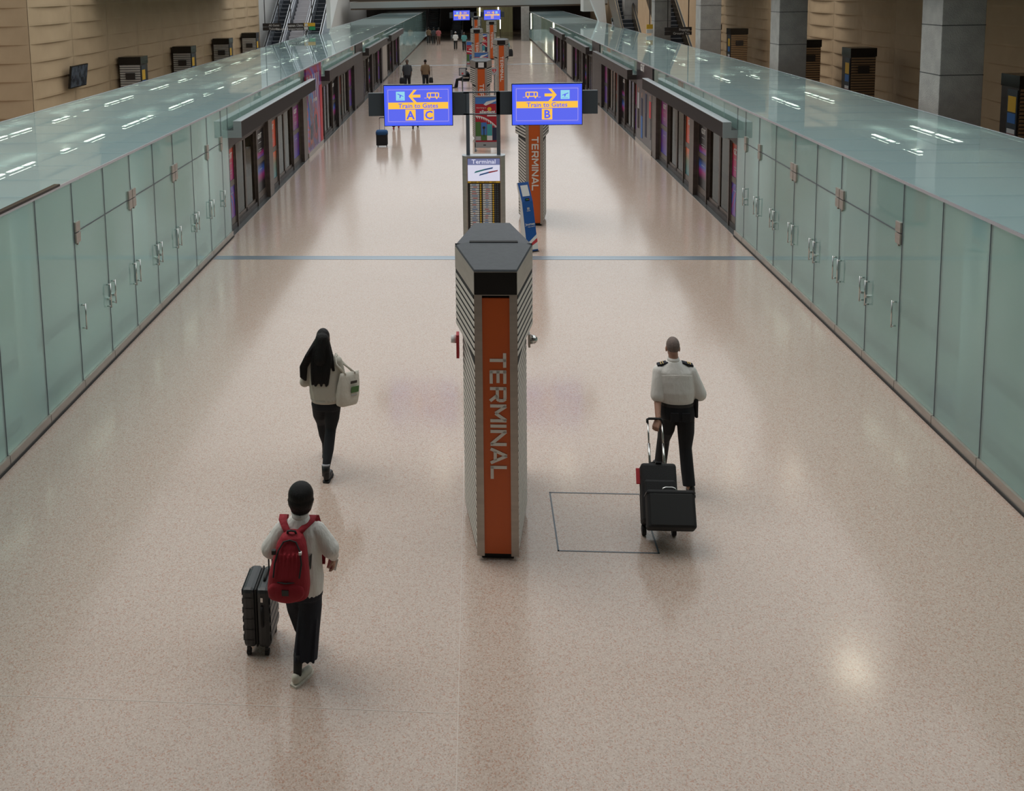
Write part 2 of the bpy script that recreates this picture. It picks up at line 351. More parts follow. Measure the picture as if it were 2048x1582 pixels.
# ------------------------------------------------------------------ tan side walls of scalloped panels
def tan_wall(name, X, s, y0, n, pitch, z1=9.0, rowh=.43, parent=None):
    mb = MB(); nz = int(z1/rowh)
    for i in range(n):
        for j in range(nz):
            ya = y0+i*pitch; za = j*rowh; K = 8; vs = []; fs = []
            for a in range(K+1):
                u = a/K; bul = .075*math.sin(PI*u)**.8 if 0 < u < 1 else 0
                for t, d in ((0, bul), (.12, bul*1.0), (1, 0.0)):
                    yy = ya+.006+u*(pitch-.012); vs.append((X-s*(-d) if False else X+(-s)*d*1.0, yy, za+t*rowh))
            for a in range(K):
                for t in range(2): fs.append((a*3+t, (a+1)*3+t, (a+1)*3+t+1, a*3+t+1))
            # underside lip of each bulge
            b = len(vs)
            for a in range(K+1): vs.append((X, ya+.006+a/K*(pitch-.012), za))
            for a in range(K): fs.append((a*3, b+a, b+a+1, (a+1)*3))
            mb.add(vs, fs)
    return struct(name, mb, 'wall_tan', 'tan wall of scalloped horizontal panels', parent=parent)
tan_wall('wall_left', -12.7, -1, 26.9, 10, 2.98, rowh=.53)
# return of the left wall, facing the camera
lw = MB()
for i in range(3):
    for j in range(17):
        xa = -12.7-(i+1)*2.45; za = j*.53; K = 8; vs = []; fs = []
        for a in range(K+1):
            u = a/K; d = .06*math.sin(PI*u) if 0 < u < 1 else 0; xx = xa+u*2.44
            vs += [(xx, 26.9-d, za), (xx, 26.9-d, za+.05), (xx, 26.9, za+.53), (xx, 26.9, za)]
        for a in range(K):
            for t in range(2): fs.append((a*4+t, (a+1)*4+t, (a+1)*4+t+1, a*4+t+1))
            fs.append((a*4, a*4+3, (a+1)*4+3, (a+1)*4))
        lw.add(vs, fs)
struct('wall_left_return', lw, 'wall_tan', 'tan scalloped wall at the far left of the photo')
struct('wall_left_core', MB().box(-20, -12.8, 27.0, 56.7, 0, 9), 'wall_tan')
tan_wall('wall_right', 13.3, 1, 8.0, 18, 2.7, rowh=.48)
struct('wall_right_core', MB().box(13.4, 13.8, 8, 56.6, 0, 9), 'wall_tan')
struct('wall_left_far', MB().box(-14.5, -14.2, 56.7, 128, 0, 9), 'wall_plain')
struct('wall_right_far', MB().box(14.6, 14.9, 56.6, 128, 0, 9), 'wall_tan')
struct('wall_rear', MB().box(-20, 20, -14.3, -14, 0, 12), 'wall_tan')
struct('wall_end', MB().box(-20, 20, 127, 127.4, 0, 12), 'dark')

# overhead: mezzanine behind the camera, unseen slabs added for shade, far mezzanine
struct('ceiling_near_mezzanine', MB().box(-14, 14, -14, .2, 3.4, 3.9), 'mezz')
struct('shade_slab_near', MB().box(-20, 20, -14, 6.5, 8.6, 9.0), 'mezz')  # unseen slab added overhead to dim the near floor and front faces
struct('shade_slab_left', MB().box(-19, -9.3, 31.5, 49, 5.66, 6.3), 'soffit')  # added out of view to shade the middle of the left wall
struct('shade_slab_right', MB().box(8.8, 20, -14, 37, 5.66, 6.3).box(8.8, 20, 46, 54, 5.66, 6.3), 'soffit')  # unseen slabs added to keep the right wall dark
struct('ceiling_far_mezzanine', MB().box(-13.2, 13.6, 103, 127, 3.45, 4.25), 'soffit')
struct('trim_5', MB().box(-13.2, 13.6, 102.9, 103, 3.62, 4.25), 'mezz')
struct('wall_far_upper', MB().box(-20, 20, 110, 110.4, 4.25, 8.2), 'soffit')

for y in (34, 24):
    struct('ceiling_beam', MB().box(-20, 20, y-.15, y+.15, 12.3, 12.8), 'mezz')
dl = None
for x, y, lb in ((-1.43, 34, 'round ceiling lamp on the far overhead beam, leftmost'), (3.1, 34, 'round ceiling lamp on the far overhead beam, second from left'), (9.0, 34, 'round ceiling lamp on the far overhead beam, third from left'), (11.1, 34, 'round ceiling lamp on the far overhead beam, rightmost'), (9.5, 24, 'large round ceiling lamp on the near overhead beam')):
    if dl is None:
        dl = thing('ceiling_lamp', lb, 'lamp', (x, y, 12)); obj('shade', MB().tube([(0, 0, .02), (0, 0, .3)], [.32, .12], 16), 'slate', dl); obj('lamp_disc', MB().tube([(0, 0, 0), (0, 0, .019)], .28, 16), 'lamp', dl)
    else:
        q = dup(dl, (x, y, 12), lb)
        if y == 24: q.scale = (2, 2, 1)
# ------------------------------------------------------------------ concrete columns
cm = thing('concrete_column', '', 'column', (9.72, 20.85, 0))
obj('shaft', MB().box(-.42, .42, -.45, .45, 0, 10), 'concrete', cm, bevel=.012)
obj('joint_line', MB().box(-.423, .423, -.453, .453, 4.62, 4.635).box(-.423, .423, -.453, .453, 3.62, 3.635), 'dark_gap', cm)
for i, (y, lb) in enumerate(((20.85, 'rough pale concrete column nearest the camera behind the right glass roof'), (31.4, 'second concrete column from the camera, standing behind right glass roof'),
        (42.0, 'third concrete column, dark, just right of the right-hand escalator'), (52.5, 'fourth concrete column, standing between the two right-hand escalators'), (63.0, 'farthest concrete column, left of the right-hand escalators'))):
    if i == 0: cm['label'] = lb
    else: dup(cm, (9.72, y, 0), lb)

# ------------------------------------------------------------------ glass train enclosures
def enclosure(s, X, XO, H, zt, joints, d0, d1, name, lb):
    t = thing(name, lb, 'glass enclosure', (X, 10, 0)); t['kind'] = 'structure'
    g = .012
    def B(y0, y1, z0, z1, th=.018): return MB().box(min(X, X-s*-th) if False else min(X, X+s*th), max(X, X+s*th), y0, y1, z0, z1)
    # kerb rail
    k = MB(); js = [0.5]+joints
    for a, b in zip(js[:-1], js[1:]): k.box(min(X-s*.03, X+s*.06), max(X-s*.03, X+s*.06), a+.006, b-.006, 0.0, .14)
    obj('base_rail', k, 'steel', t, world=True)
    obj('shadow_gap', MB().box(min(X-s*.045, X), max(X-s*.045, X), .5, joints[-1], 0, .03), 'dark_gap', t, world=True)
    # panels
    nb = 0
    for a, b in zip(js[:-1], js[1:]):
        if a >= d0-.01 and b <= d1+.01:
            obj('transom_pane', B(a+g/2, b-g/2, zt+.01, H-.02), 'side_glass', t, world=True)
            dr = obj('glass_door', B(a+g/2, b-g/2, .145, zt-.006), 'side_glass', t, world=True)
            nb += 1; lockside = (nb % 2 == 1)
            for e, yy in ((0, a+.10), (1, b-.10)):
                hb = MB(); xx = X-s*.055
                hb.tube([(X, yy, .88), (xx, yy, .88)], .012, 8); hb.tube([(X, yy, 1.22), (xx, yy, 1.22)], .012, 8); hb.tube([(xx, yy, .86), (xx, yy, 1.24)], .011, 8)
                obj('door_handle', hb, 'chrome', dr, world=True, smooth=True)
                if (e == 1) == lockside:
                    obj('lock', MB().tube([(X+s*.01, yy, 1.0), (X-s*.04, yy, 1.0)], .026, 10), 'chrome', dr, world=True)
        else:
            obj('full_height_pane', B(a+g/2, b-g/2, .145, H-.02), 'side_glass', t, world=True)
        obj('joint_seal', MB().box(min(X-s*.004, X+s*.02), max(X-s*.004, X+s*.02), b-g*.5, b+g*.5, .14, H-.02), 'post', t, world=True)
    obj('transom_bar', MB().box(min(X-s*.003, X+s*.02), max(X-s*.003, X+s*.02), d0, d1, zt-.006, zt+.01), 'post', t, world=True)
    dj = [j for j in joints if d0-.01 <= j <= d1+.01]
    for i, j in enumerate(dj):
        if i % 2 == 0 or j == dj[-1]:
            dbl = 0 < i < len(dj)-2
            for oy in ((-.085, .085) if dbl else (.085 if i < 2 else -.085,)):
                f = MB()
                for z0, z1 in ((zt+.01, zt+.15), (zt-.15, zt-.006)): f.box(min(X-s*.03, X+s*.03), max(X-s*.03, X+s*.03), j+oy-.075, j+oy+.075, z0, z1)
                f.box(min(X-s*.028, X), max(X-s*.028, X), j+oy-.03, j+oy+.0, zt-.18, zt-.15)
                obj('patch_fitting', f, 'steel', t, world=True, bevel=.003)
    # transom strip over the platform doors and the far run of glass
    y = joints[-1]; rest = []
    while y < 72: rest.append((y, min(y+1.17, 72))); y += 1.17
    for a, b in rest:
        ok = not any(a < q1 and b > q0 for q0, q1 in ((32.0, 35.2), (46.0, 48.0)))
        if ok: obj('clerestory_pane', B(a+g, b-g, 2.3, H-.02), 'side_glass', t, world=True)
    y = 72.0
    while y < FARY-1: obj('full_height_pane', B(y+g, y+1.1-g, .1, H-.02), 'side_glass', t, world=True); y += 1.1
    obj('base_rail', MB().box(min(X-s*.03, X+s*.06), max(X-s*.03, X+s*.06), 72, FARY, 0, .12), 'steel_dark', t, world=True)
    # roof panes
    y = .5; k = 0
    ra, rb = min(X-s*.03, XO), max(X-s*.03, XO)
    off = joints[1]-1.13*12
    y = off
    while y < FARY:
        obj('roof_pane', MB().box(ra, rb, y+.006, y+1.13-.006, H-.02, H), 'roof_glass', t, world=True); y += 1.13
    obj('roof_edge', MB().box(min(X-s*.035, X-s*.018), max(X-s*.035, X-s*.018), .5, FARY, H-.035, H+.004).box(min(XO, XO+s*.03), max(XO, XO+s*.03), .5, FARY, H-.06, H+.004), 'bal', t, world=True)
    # steel ribs under the roof and outer wall, guideway
    r = MB(); y = 3.0
    while y < FARY: r.box(min(X+s*.04, XO), max(X+s*.04, XO), y, y+.05, H-.14, H-.05); y += 4.52
    obj('roof_rib', r, 'white', t, world=True)
    p = MB(); y = 3.02
    while y < 22: p.tube([(X+s*.35, y, -.9), (X+s*.35, y, H-.1)], .12, 12); y += 4.52
    obj('inner_post', p, 'white', t, world=True, smooth=True)
    obj('guideway_bed', MB().box(min(X+s*.06, XO), max(X+s*.06, XO), .5, FARY, -1.0, -.9), 'interior', t, world=True)
    obj('guideway_rail', MB().box(min(X+s*1.3, X+s*1.5), max(X+s*1.3, X+s*1.5), .5, FARY, -.9, -.7).box(min(X+s*2.5, X+s*2.7), max(X+s*2.5, X+s*2.7), .5, FARY, -.9, -.7), 'rail', t, world=True)
    obj('outer_wall', MB().box(min(XO-s*.06, XO), max(XO-s*.06, XO), .5, FARY, -1, H-.3), 'inner_wall', t, world=True)
    obj('outer_glazing', MB().box(min(XO-s*.03, XO-s*.01), max(XO-s*.03, XO-s*.01), .5, FARY, H-.3, H-.02), 'side_glass', t, world=True)
    return t
jl = [10.68, 11.82, 12.96, 14.12, 15.25, 16.40, 17.53, 18.74, 19.87, 21.0, 21.6]; jl = [3.9+1.13*k for k in range(6)]+jl
jr = [8.83, 9.94, 11.05, 12.16, 13.26, 14.38, 15.48, 16.59, 17.72, 18.84, 19.94, 20.95, 21.6]; jr = [3.3+1.1*k for k in range(5)]+jr
enclosure(-1, WL, OL, HL, 2.29, jl, 12.96, 21.0, 'wall_glass_left', 'long frosted glass train enclosure along the left side of the concourse')
enclosure(1, WR, OR, HR, 2.19, jr, 13.26, 20.95, 'wall_glass_right', 'long frosted teal glass train enclosure along the right side of the concourse')
struct('trim_6', MB().box(WL-.03, WL+.05, 3, 12.5, HL, HL+.03), 'black')
# lamps under the glass roofs
lf = thing('ceiling_light', '', 'ceiling light', (0, 0, 0), group='strip lights under the glass train roofs')
obj('housing', MB().box(-.06, .06, -1.0, 1.0, .02, .05), 'white', lf)
obj('lamp_tube', MB().box(-.03, .03, -.97, -.08, 0, .02).box(-.03, .03, .08, .97, 0, .02).box(-.03, .03, -.97, -.08, .051, .06).box(-.03, .03, .08, .97, .051, .06), 'lamp', lf)
first = True
for sd, xs, H in (('left', (-7.3, -9.25), HL), ('right', (7.25, 8.35), HR)):
    for q, x in enumerate(xs):
        y = 5.2+q*1.0
        while y < 73:
            lb = 'strip light under the %s glass train roof, in the row nearer the %s' % (sd, 'concourse' if q == 0 else 'outer wall')
            if first: lf.location = (x, y, H-.22); lf['label'] = lb; first = False
            else: dup(lf, (x, y, H-.22), lb)
            y += 3.05 if sd == 'left' else 6.1

# ------------------------------------------------------------------ platform door bays
POST = {'A': ('pA1', 'pA2'), 'B': ('pB1', 'pB2'), 'C': ('pC1', 'pC2'), 'D': ('pD1', 'pD2')}
def door_bay(s, y0, X, canopy, lb, near):
    t = thing('platform_door_bay', lb, 'train doors', (X, y0, 0), group=None)
    XD = s*.13     # door plane behind the glass line
    def bx(mb, a, b, ya, yb, za, zb): return mb.box(min(s*a, s*b), max(s*a, s*b), ya, yb, za, zb)
    obj('threshold', bx(MB(), -.02, .3, 0, 10.4, -.01, .012), 'track', t)
    obj('door_track', bx(MB(), .10, .26, 0, 10.4, .012, .14), 'steel_dark', t)
    obj('header', bx(MB(), .08, .30, 0, 10.4, 2.02, 2.34), 'steel_dark', t)
    zc0, zc1 = canopy
    c = bx(MB(), -.31, -.13, -.02, 10.4, zc0, zc1); bx(c, -.13, .1, -.02, 10.4, zc0, zc0+.17)
    obj('canopy', c, 'plum' if near else 'steel_dark', t, bevel=.008)
    obj('canopy_cap', bx(MB(), -.315, -.125, -.03, 10.41, zc1, zc1+.012), 'canopy_top' if near else 'steel_dark', t)
    obj('canopy_end', bx(MB(), -.315, -.13, -.032, -.02, zc0, zc1).box(min(-s*.13, s*.1), max(-s*.13, s*.1), -.032, -.02, zc0, zc0+.17), 'canopy_top' if near else 'steel_dark', t)
    for (a, b, pr) in ((4.25, 4.75, 0.0), (9.65, 10.4, .0), (-.02, .12, .08)):
        obj('post', bx(MB(), pr, .28, a, b, 0, 2.25), 'bronze' if near else 'steel_dark', t, bevel=.006)
    u = (0, 1, 0) if s < 0 else (0, -1, 0)
    for key, a, b in (('A', .12, .92), ('B', 3.2, 4.25), ('C', 4.75, 5.85), ('D', 8.35, 9.5)):
        fr = bx(MB(), .12, .2, a, b, .14, .30); bx(fr, .12, .2, a, b, 1.06, 1.20); bx(fr, .12, .2, a, b, 1.96, 2.05)
        bx(fr, .11, .21, a, a+.07, .14, 2.05); bx(fr, .11, .21, b-.07, b, .14, 2.05)
        pf = obj('poster_frame', fr, 'bronze' if near else 'steel_dark', t)
        p1, p2 = POST[key]
        obj('poster', bx(MB(), .135, .19, a+.07, b-.07, 1.20, 1.96), p1, pf); obj('poster', bx(MB(), .135, .19, a+.07, b-.07, .30, 1.06), p2, pf)
        m = (a+b)/2
        if near or key == 'B': text('poster_lettering', 'GDIT', .19, 'white', pf, (s*.133, m, 1.72), u, (0, 0, 1), bold=.03, sx=1.05)
        if near:
            for zz, ww in ((1.60, .5), (1.42, .55), (1.36, .42), (.88, .5)):
                obj('poster_caption', bx(MB(), .131, .134, m-ww*.35, m+ww*.35, zz, zz+.016), 'print_grey', pf)
    for a, b in ((.98, 3.12), (5.95, 8.2)):
        m = (a+b)/2
        for p, q in ((a, m), (m, b)):
            d = bx(MB(), .14, .19, p+.01, p+.07, .14, 2.02); bx(d, .14, .19, q-.07, q-.01, .14, 2.02); bx(d, .14, .19, p, q, .14, .22); bx(d, .14, .19, p, q, 1.96, 2.02)
            dl = obj('door_leaf', d, 'bronze' if near else 'steel_dark', t)
            obj('door_glass', bx(MB(), .16, .17, p+.07, q-.07, .22, 1.96), 'door_glass', dl)
        obj('jamb', bx(MB(), .08, .24, a-.06, a, .0, 2.05), 'bronze', t); obj('jamb', bx(MB(), .08, .24, b, b+.06, .0, 2.05), 'bronze', t)
    return t
order = ['nearest', 'second', 'third', 'farthest']
for k, y0 in enumerate((21.62, 35.2, 48.45, 61.7)):
    door_bay(-1, y0, WL, (2.31, 2.68), 'train door bay with canopy and posters in left glass wall, %s of the four' % order[k], k == 0)
    door_bay(1, y0, WR, (2.20, 2.54), 'train door bay with canopy and posters in right glass wall, %s of the four' % order[k], k == 0)
# murals and wall panels between the bays
def between(s, X, H):
    def bx(mb, a, b, ya, yb, za, zb): return mb.box(min(s*a, s*b), max(s*a, s*b), ya, yb, za, zb)
    side = 'left' if s < 0 else 'right'
    if s < 0:
        t = thing('wall_mural', 'tall red and blue swirl mural on the left wall after the first door bay', 'mural', (X, 32.0, 0))
        obj('panel', bx(MB(), 0, .06, .0, 3.2, .16, H-.01), 'pE', t)
        sw = MB()
        for i in range(7):   # pale ribbons of the print
            pts = [(.0, .35+i*.28+.5*math.sin(q*.55+i*.5)*(q/9), .2+q*.28) for q in range(10)]
            pts = [(-s*-.0-s*.003 if False else .003, min(3.15, max(.05, y)), z) for _, y, z in pts]
            sw.tube(pts, .022, 6)
        obj('ribbon', sw, 'print_grey', t)
        for yy, zz, ry, rz, m_ in ((.75, 1.55, .55, .75, 'print_blue'), (.8, 1.5, .35, .5, 'pE'), (1.7, .95, .5, .55, 'print_red'), (1.7, .95, .28, .33, 'print_dark'), (.75, .75, .4, .4, 'orange'), (.75, .75, .25, .26, 'print_dark')):
            obj('printed_swirl', MB().prism([(yy+ry*math.cos(q*PI/10), zz+rz*math.sin(q*PI/10)) for q in range(20)], -.01, .004+.001*(ry < .4), 'x'), m_, t)
        obj('side_strip', bx(MB(), -.01, .02, 2.7, 3.2, .16, 2.2), 'print_red', t)
        text('mural_lettering', "IT'S POSSIBLE", .17, 'letter', t, (.004, 1.6, 1.75), (0, 1, 0), (0, 0, 1))
    else:
        t = thing('wall_mural', 'tall dark mural of four standing figures on the right wall', 'mural', (X, 31.95, 0))
        obj('panel', bx(MB(), 0, .06, 0, 3.1, .16, H-.01), 'pE_dark', t)
        text('mural_lettering', 'GDIT', .34, 'white', t, (-.004, 1.9, 2.62), (0, -1, 0), (0, 0, 1), bold=.03)
        def fig(y, z0, m1, m2, hh):
            f = MB(); f.ell((-.002, y, z0+hh*.93), (.004, .07, .09), 10, 6); obj('printed_head', f, 'skin', t)
            f = MB(); f.box(-.008, 0, y-.16, y+.16, z0+hh*.48, z0+hh*.86); obj('printed_jacket', f, m1, t)
            f = MB(); f.box(-.008, 0, y-.14, y-.02, z0, z0+hh*.48).box(-.008, 0, y+.02, y+.14, z0, z0+hh*.48); obj('printed_trousers', f, m2, t)
        fig(2.65, .55, 'print_grey', 'dark', 1.45); fig(1.95, .3, 'print_dark', 'print_blue', 1.6); fig(1.15, .45, 'print_dark', 'print_dark', 1.7); fig(.35, .5, 'print_red', 'black', 1.45)
    obj('base_trim', bx(MB(), -.02, .06, 0, 3.2, 0, .16), 'steel', t)
    for ya, yb, m, lb in ((45.6, 48.45, 'steel_dark', 'second'), (58.85, 61.7, 'steel', 'third')):
        q = thing('metal_wall_panel', 'plain bronze metal wall panel after the %s door bay of the %s wall' % (lb, side), 'wall panel', (X, ya, 0))
        obj('panel', bx(MB(), 0, .06, 0, yb-ya, .12, H-.01 if ya < 50 else 2.3), m, q); obj('base_trim', bx(MB(), -.02, .06, 0, yb-ya, 0, .12), 'dark', q)
between(-1, WL, HL); between(1, WR, HR)

# ------------------------------------------------------------------ TERMINAL pylons
LET = {'T': ([(0, .92, 1, .92), (.5, 0, .5, 1)], 1.0), 'E': ([(.08, 0, .08, 1), (0, .92, .9, .92), (0, .5, .85, .5), (0, .08, .9, .08)], .95),
       'R': ([(.08, 0, .08, 1), (0, .92, .8, .92), (0, .45, .8, .45), (.80, .96, .92, .82), (.92, .84, .92, .54), (.92, .56, .8, .42), (.55, .45, .95, 0)], 1.0),
       'M': ([(.08, 0, .08, 1), (1.12, 0, 1.12, 1), (.1, .98, .6, .32), (1.1, .98, .6, .32)], 1.2), 'I': ([(.08, 0, .08, 1)], .16),
       'N': ([(.08, 0, .08, 1), (1.0, 0, 1.0, 1), (.1, .96, .98, .04)], 1.08), 'A': ([(.02, 0, .52, 1), (1.02, 0, .52, 1), (.2, .28, .84, .28)], 1.04), 'L': ([(.08, 0, .08, 1), (0, .08, .9, .08)], .9)}
def terminal_text(parent, y, z_top, length, height, x0):
    wtot = sum(LET[c][1] for c in 'TERMINAL')+.22*7; k = length/wtot; cur = 0; mb = MB()
    for c in 'TERMINAL':
        segs, wd = LET[c]
        S = [((cur+a)*k, b*height, (cur+c2)*k, d*height) for a, b, c2, d in segs]
        strokes(mb, S, height*.195, lambda u, v, n: Vector((x0+v, y-n-.002, z_top-u)))
        cur += wd+.22
    obj('lettering', mb, 'letter', parent)
def pylon(loc, lb, grp='TERMINAL pylons'):
    t = thing('terminal_pylon', lb, 'pylon', loc)
    D = .94; F = .205
    def hexa(mw, ins=0, d=D): return [(-F+ins, -d+ins), (F-ins, -d+ins), (mw-ins, 0), (F-ins, d-ins), (-F+ins, d-ins), (-mw+ins, 0)]
    def octo(mw):
        e = .055; f_ = F-.003+(mw-F)*e/D; y_ = D-e
        return [(-f_, -y_), (f_, -y_), (mw, 0), (f_, y_), (-f_, y_), (-mw, 0)]
    obj('base', MB().prism(hexa(.30, .05), 0, .09), 'gap', t)
    obj('core', MB().prism(octo(.331), .09, 2.06), 'gap', t)
    obj('head_core', MB().prism(octo(.398), 2.08, 2.69), 'gap', t)
    lo = MB(); z = .12
    while z < 2.0:
        for q in (0, 1):     # slats on the four long faces
            for sx in (1, -1):
                ya, yb = (-D, 0) if q == 0 else (0, D); xa, xb = (F, .335) if q == 0 else (.335, F)
                n = Vector((sx*1, -.15 if q == 0 else .15, 0))*.005; U = Vector((0, 0, .040))
                a0 = Vector((sx*xa, ya, z)); b0 = Vector((sx*xb, yb, z))
                lo.add([a0, b0, b0+U, a0+U, a0-n, b0-n, b0-n+U, a0-n+U], [(0, 1, 2, 3), (7, 6, 5, 4), (0, 4, 5, 1), (1, 5, 6, 2), (2, 6, 7, 3), (3, 7, 4, 0)])
        z += .073
    obj('louvers', lo, 'louver', t)
    lo = MB(); z = 2.09
    while z < 2.66:
        for q in (0, 1):     # slats on the four long faces
            for sx in (1, -1):
                ya, yb = (-D, 0) if q == 0 else (0, D); xa, xb = (F, .402) if q == 0 else (.402, F)
                n = Vector((sx*1, -.15 if q == 0 else .15, 0))*.005; U = Vector((0, 0, .040))
                a0 = Vector((sx*xa, ya, z)); b0 = Vector((sx*xb, yb, z))
                lo.add([a0, b0, b0+U, a0+U, a0-n, b0-n, b0-n+U, a0-n+U], [(0, 1, 2, 3), (7, 6, 5, 4), (0, 4, 5, 1), (1, 5, 6, 2), (2, 6, 7, 3), (3, 7, 4, 0)])
        z += .073
    obj('upper_louvers', lo, 'louver', t)
    cp = MB().prism(hexa(.402), 2.69, 2.925)
    obj('cap_band', cp, 'steel', t, bevel=.003)
    for sy in (-1, 1):
        y = sy*D
        fr = MB()
        for sx in (-1, 1): fr.box(min(sx*F, sx*(F-.075)), max(sx*F, sx*(F-.075)), min(y, y-sy*.04), max(y, y-sy*.04), .05, 2.69)
        obj('frame', fr, 'steel', t)
        obj('orange_panel', MB().box(-.132, .132, min(y-sy*.012, y-sy*.04), max(y-sy*.012, y-sy*.04), .07, 2.66), 'orange', t)
        obj('top_plate', MB().box(-F+.004, F-.004, min(y, y+sy*.006), max(y, y+sy*.006), 2.70, 2.915), 'black', t)
    tp = [(x*1.0, y*1.0) for x, y in hexa(.402)]
    roof = MB(); n = 6
    roof.add([(x, y, 2.925) for x, y in tp]+[(x*.97, y*.985, 2.940) for x, y in tp]+[(-.24, 0, 2.965), (.24, 0, 2.965)],
             [(i, (i+1) % 6, (i+1) % 6+6, i+6) for i in range(6)]+[(6, 7, 13, 12), (7, 8, 13), (8, 9, 13), (9, 10, 12, 13), (10, 11, 12), (11, 6, 12)])
    obj('cap_roof', roof, 'charcoal', t)
    obj('cap_slot', MB().box(-.25, .25, -.03, .03, 2.94, 2.972).box(-.40, -.25, -.004, .004, 2.935, 2.948).box(.25, .40, -.004, .004, 2.935, 2.948), 'gap', t)
    terminal_text(t, -D+.010, 2.12, 1.27, .155, -.062)
    return t
PY = [(.155, 9.945), (1.32, 23.5), (.165, 36.1), (1.25, 50.0), (.04, 63.1), (1.2, 76.7), (0.0, 89.4)]
names = ['large grey louvred pylon with orange TERMINAL panel in the centre foreground, nearest the camera', 'second orange TERMINAL pylon, behind the blue leaning stand and under the B sign',
         'orange TERMINAL pylon with a white card on its black band, above the airline banner', 'shadowed louvred TERMINAL pylon directly right of the heart sign', 'louvred TERMINAL pylon between the two far advertising boards',
         'bright orange TERMINAL pylon hanging below the far B screen', 'farthest small orange pylon between the two far blue screens']
for i, ((x, y), lb) in enumerate(zip(PY, names)):
    if i == 0:
        P1 = pylon((x, y, 0), lb)
    else: q = dup(P1, (x, y, 0), lb)
    if i == 2: obj('white_card', MB().box(-.10, .10, -.952, -.946, 2.72, 2.90), 'white', q)
# sounder and strobe on the near pylon
al = thing('alarm_strobe', 'small red and white fire alarm strobe on the left of the nearest pylon', 'fire alarm', (-.215, 9.90, 1.9))
obj('back_plate', MB().box(-.03, .0, -.06, .06, -.16, .09), 'print_red', al); obj('lens', MB().tube([(-.03, 0, .03), (-.085, 0, .03)], [.045, .04], 12), 'white', al, smooth=True)
al = thing('alarm_bell', 'small round chrome alarm on the right of the nearest pylon', 'alarm', (.525, 9.90, 1.93))
obj('dome', MB().tube([(0, 0, 0), (.05, 0, 0), (.075, 0, 0)], [.05, .045, .02], 14), 'chrome', al, smooth=True); obj('back_plate', MB().box(-.02, 0, -.05, .05, -.07, .07), 'steel', al)

# ------------------------------------------------------------------ direction sign gantries with the map kiosk
def train_icon(mb, cx, cz, w, y):
    hh = w*.5
    mb.box(cx-w*.42, cx+w*.42, y-.002, y, cz-hh*.15, cz-hh*.02).box(cx-w*.42, cx-w*.34, y-.002, y, cz-hh*.15, cz+hh*.5).box(cx+w*.34, cx+w*.42, y-.002, y, cz-hh*.15, cz+hh*.5)
    mb.box(cx-w*.36, cx+w*.36, y-.002, y, cz+hh*.42, cz+hh*.56).box(cx-w*.2, cx-w*.14, y-.002, y, cz-hh*.1, cz+hh*.5).box(cx+w*.14, cx+w*.2, y-.002, y, cz-hh*.1, cz+hh*.5)
    mb.box(cx-w*.30, cx-w*.2, y-.002, y, cz-hh*.34, cz-hh*.15).box(cx+w*.2, cx+w*.30, y-.002, y, cz-hh*.34, cz-hh*.15).box(cx-w*.6, cx-w*.44, y-.002, y, cz-hh*.22, cz-hh*.17).box(cx+w*.44, cx+w*.6, y-.002, y, cz-hh*.22, cz-hh*.17)
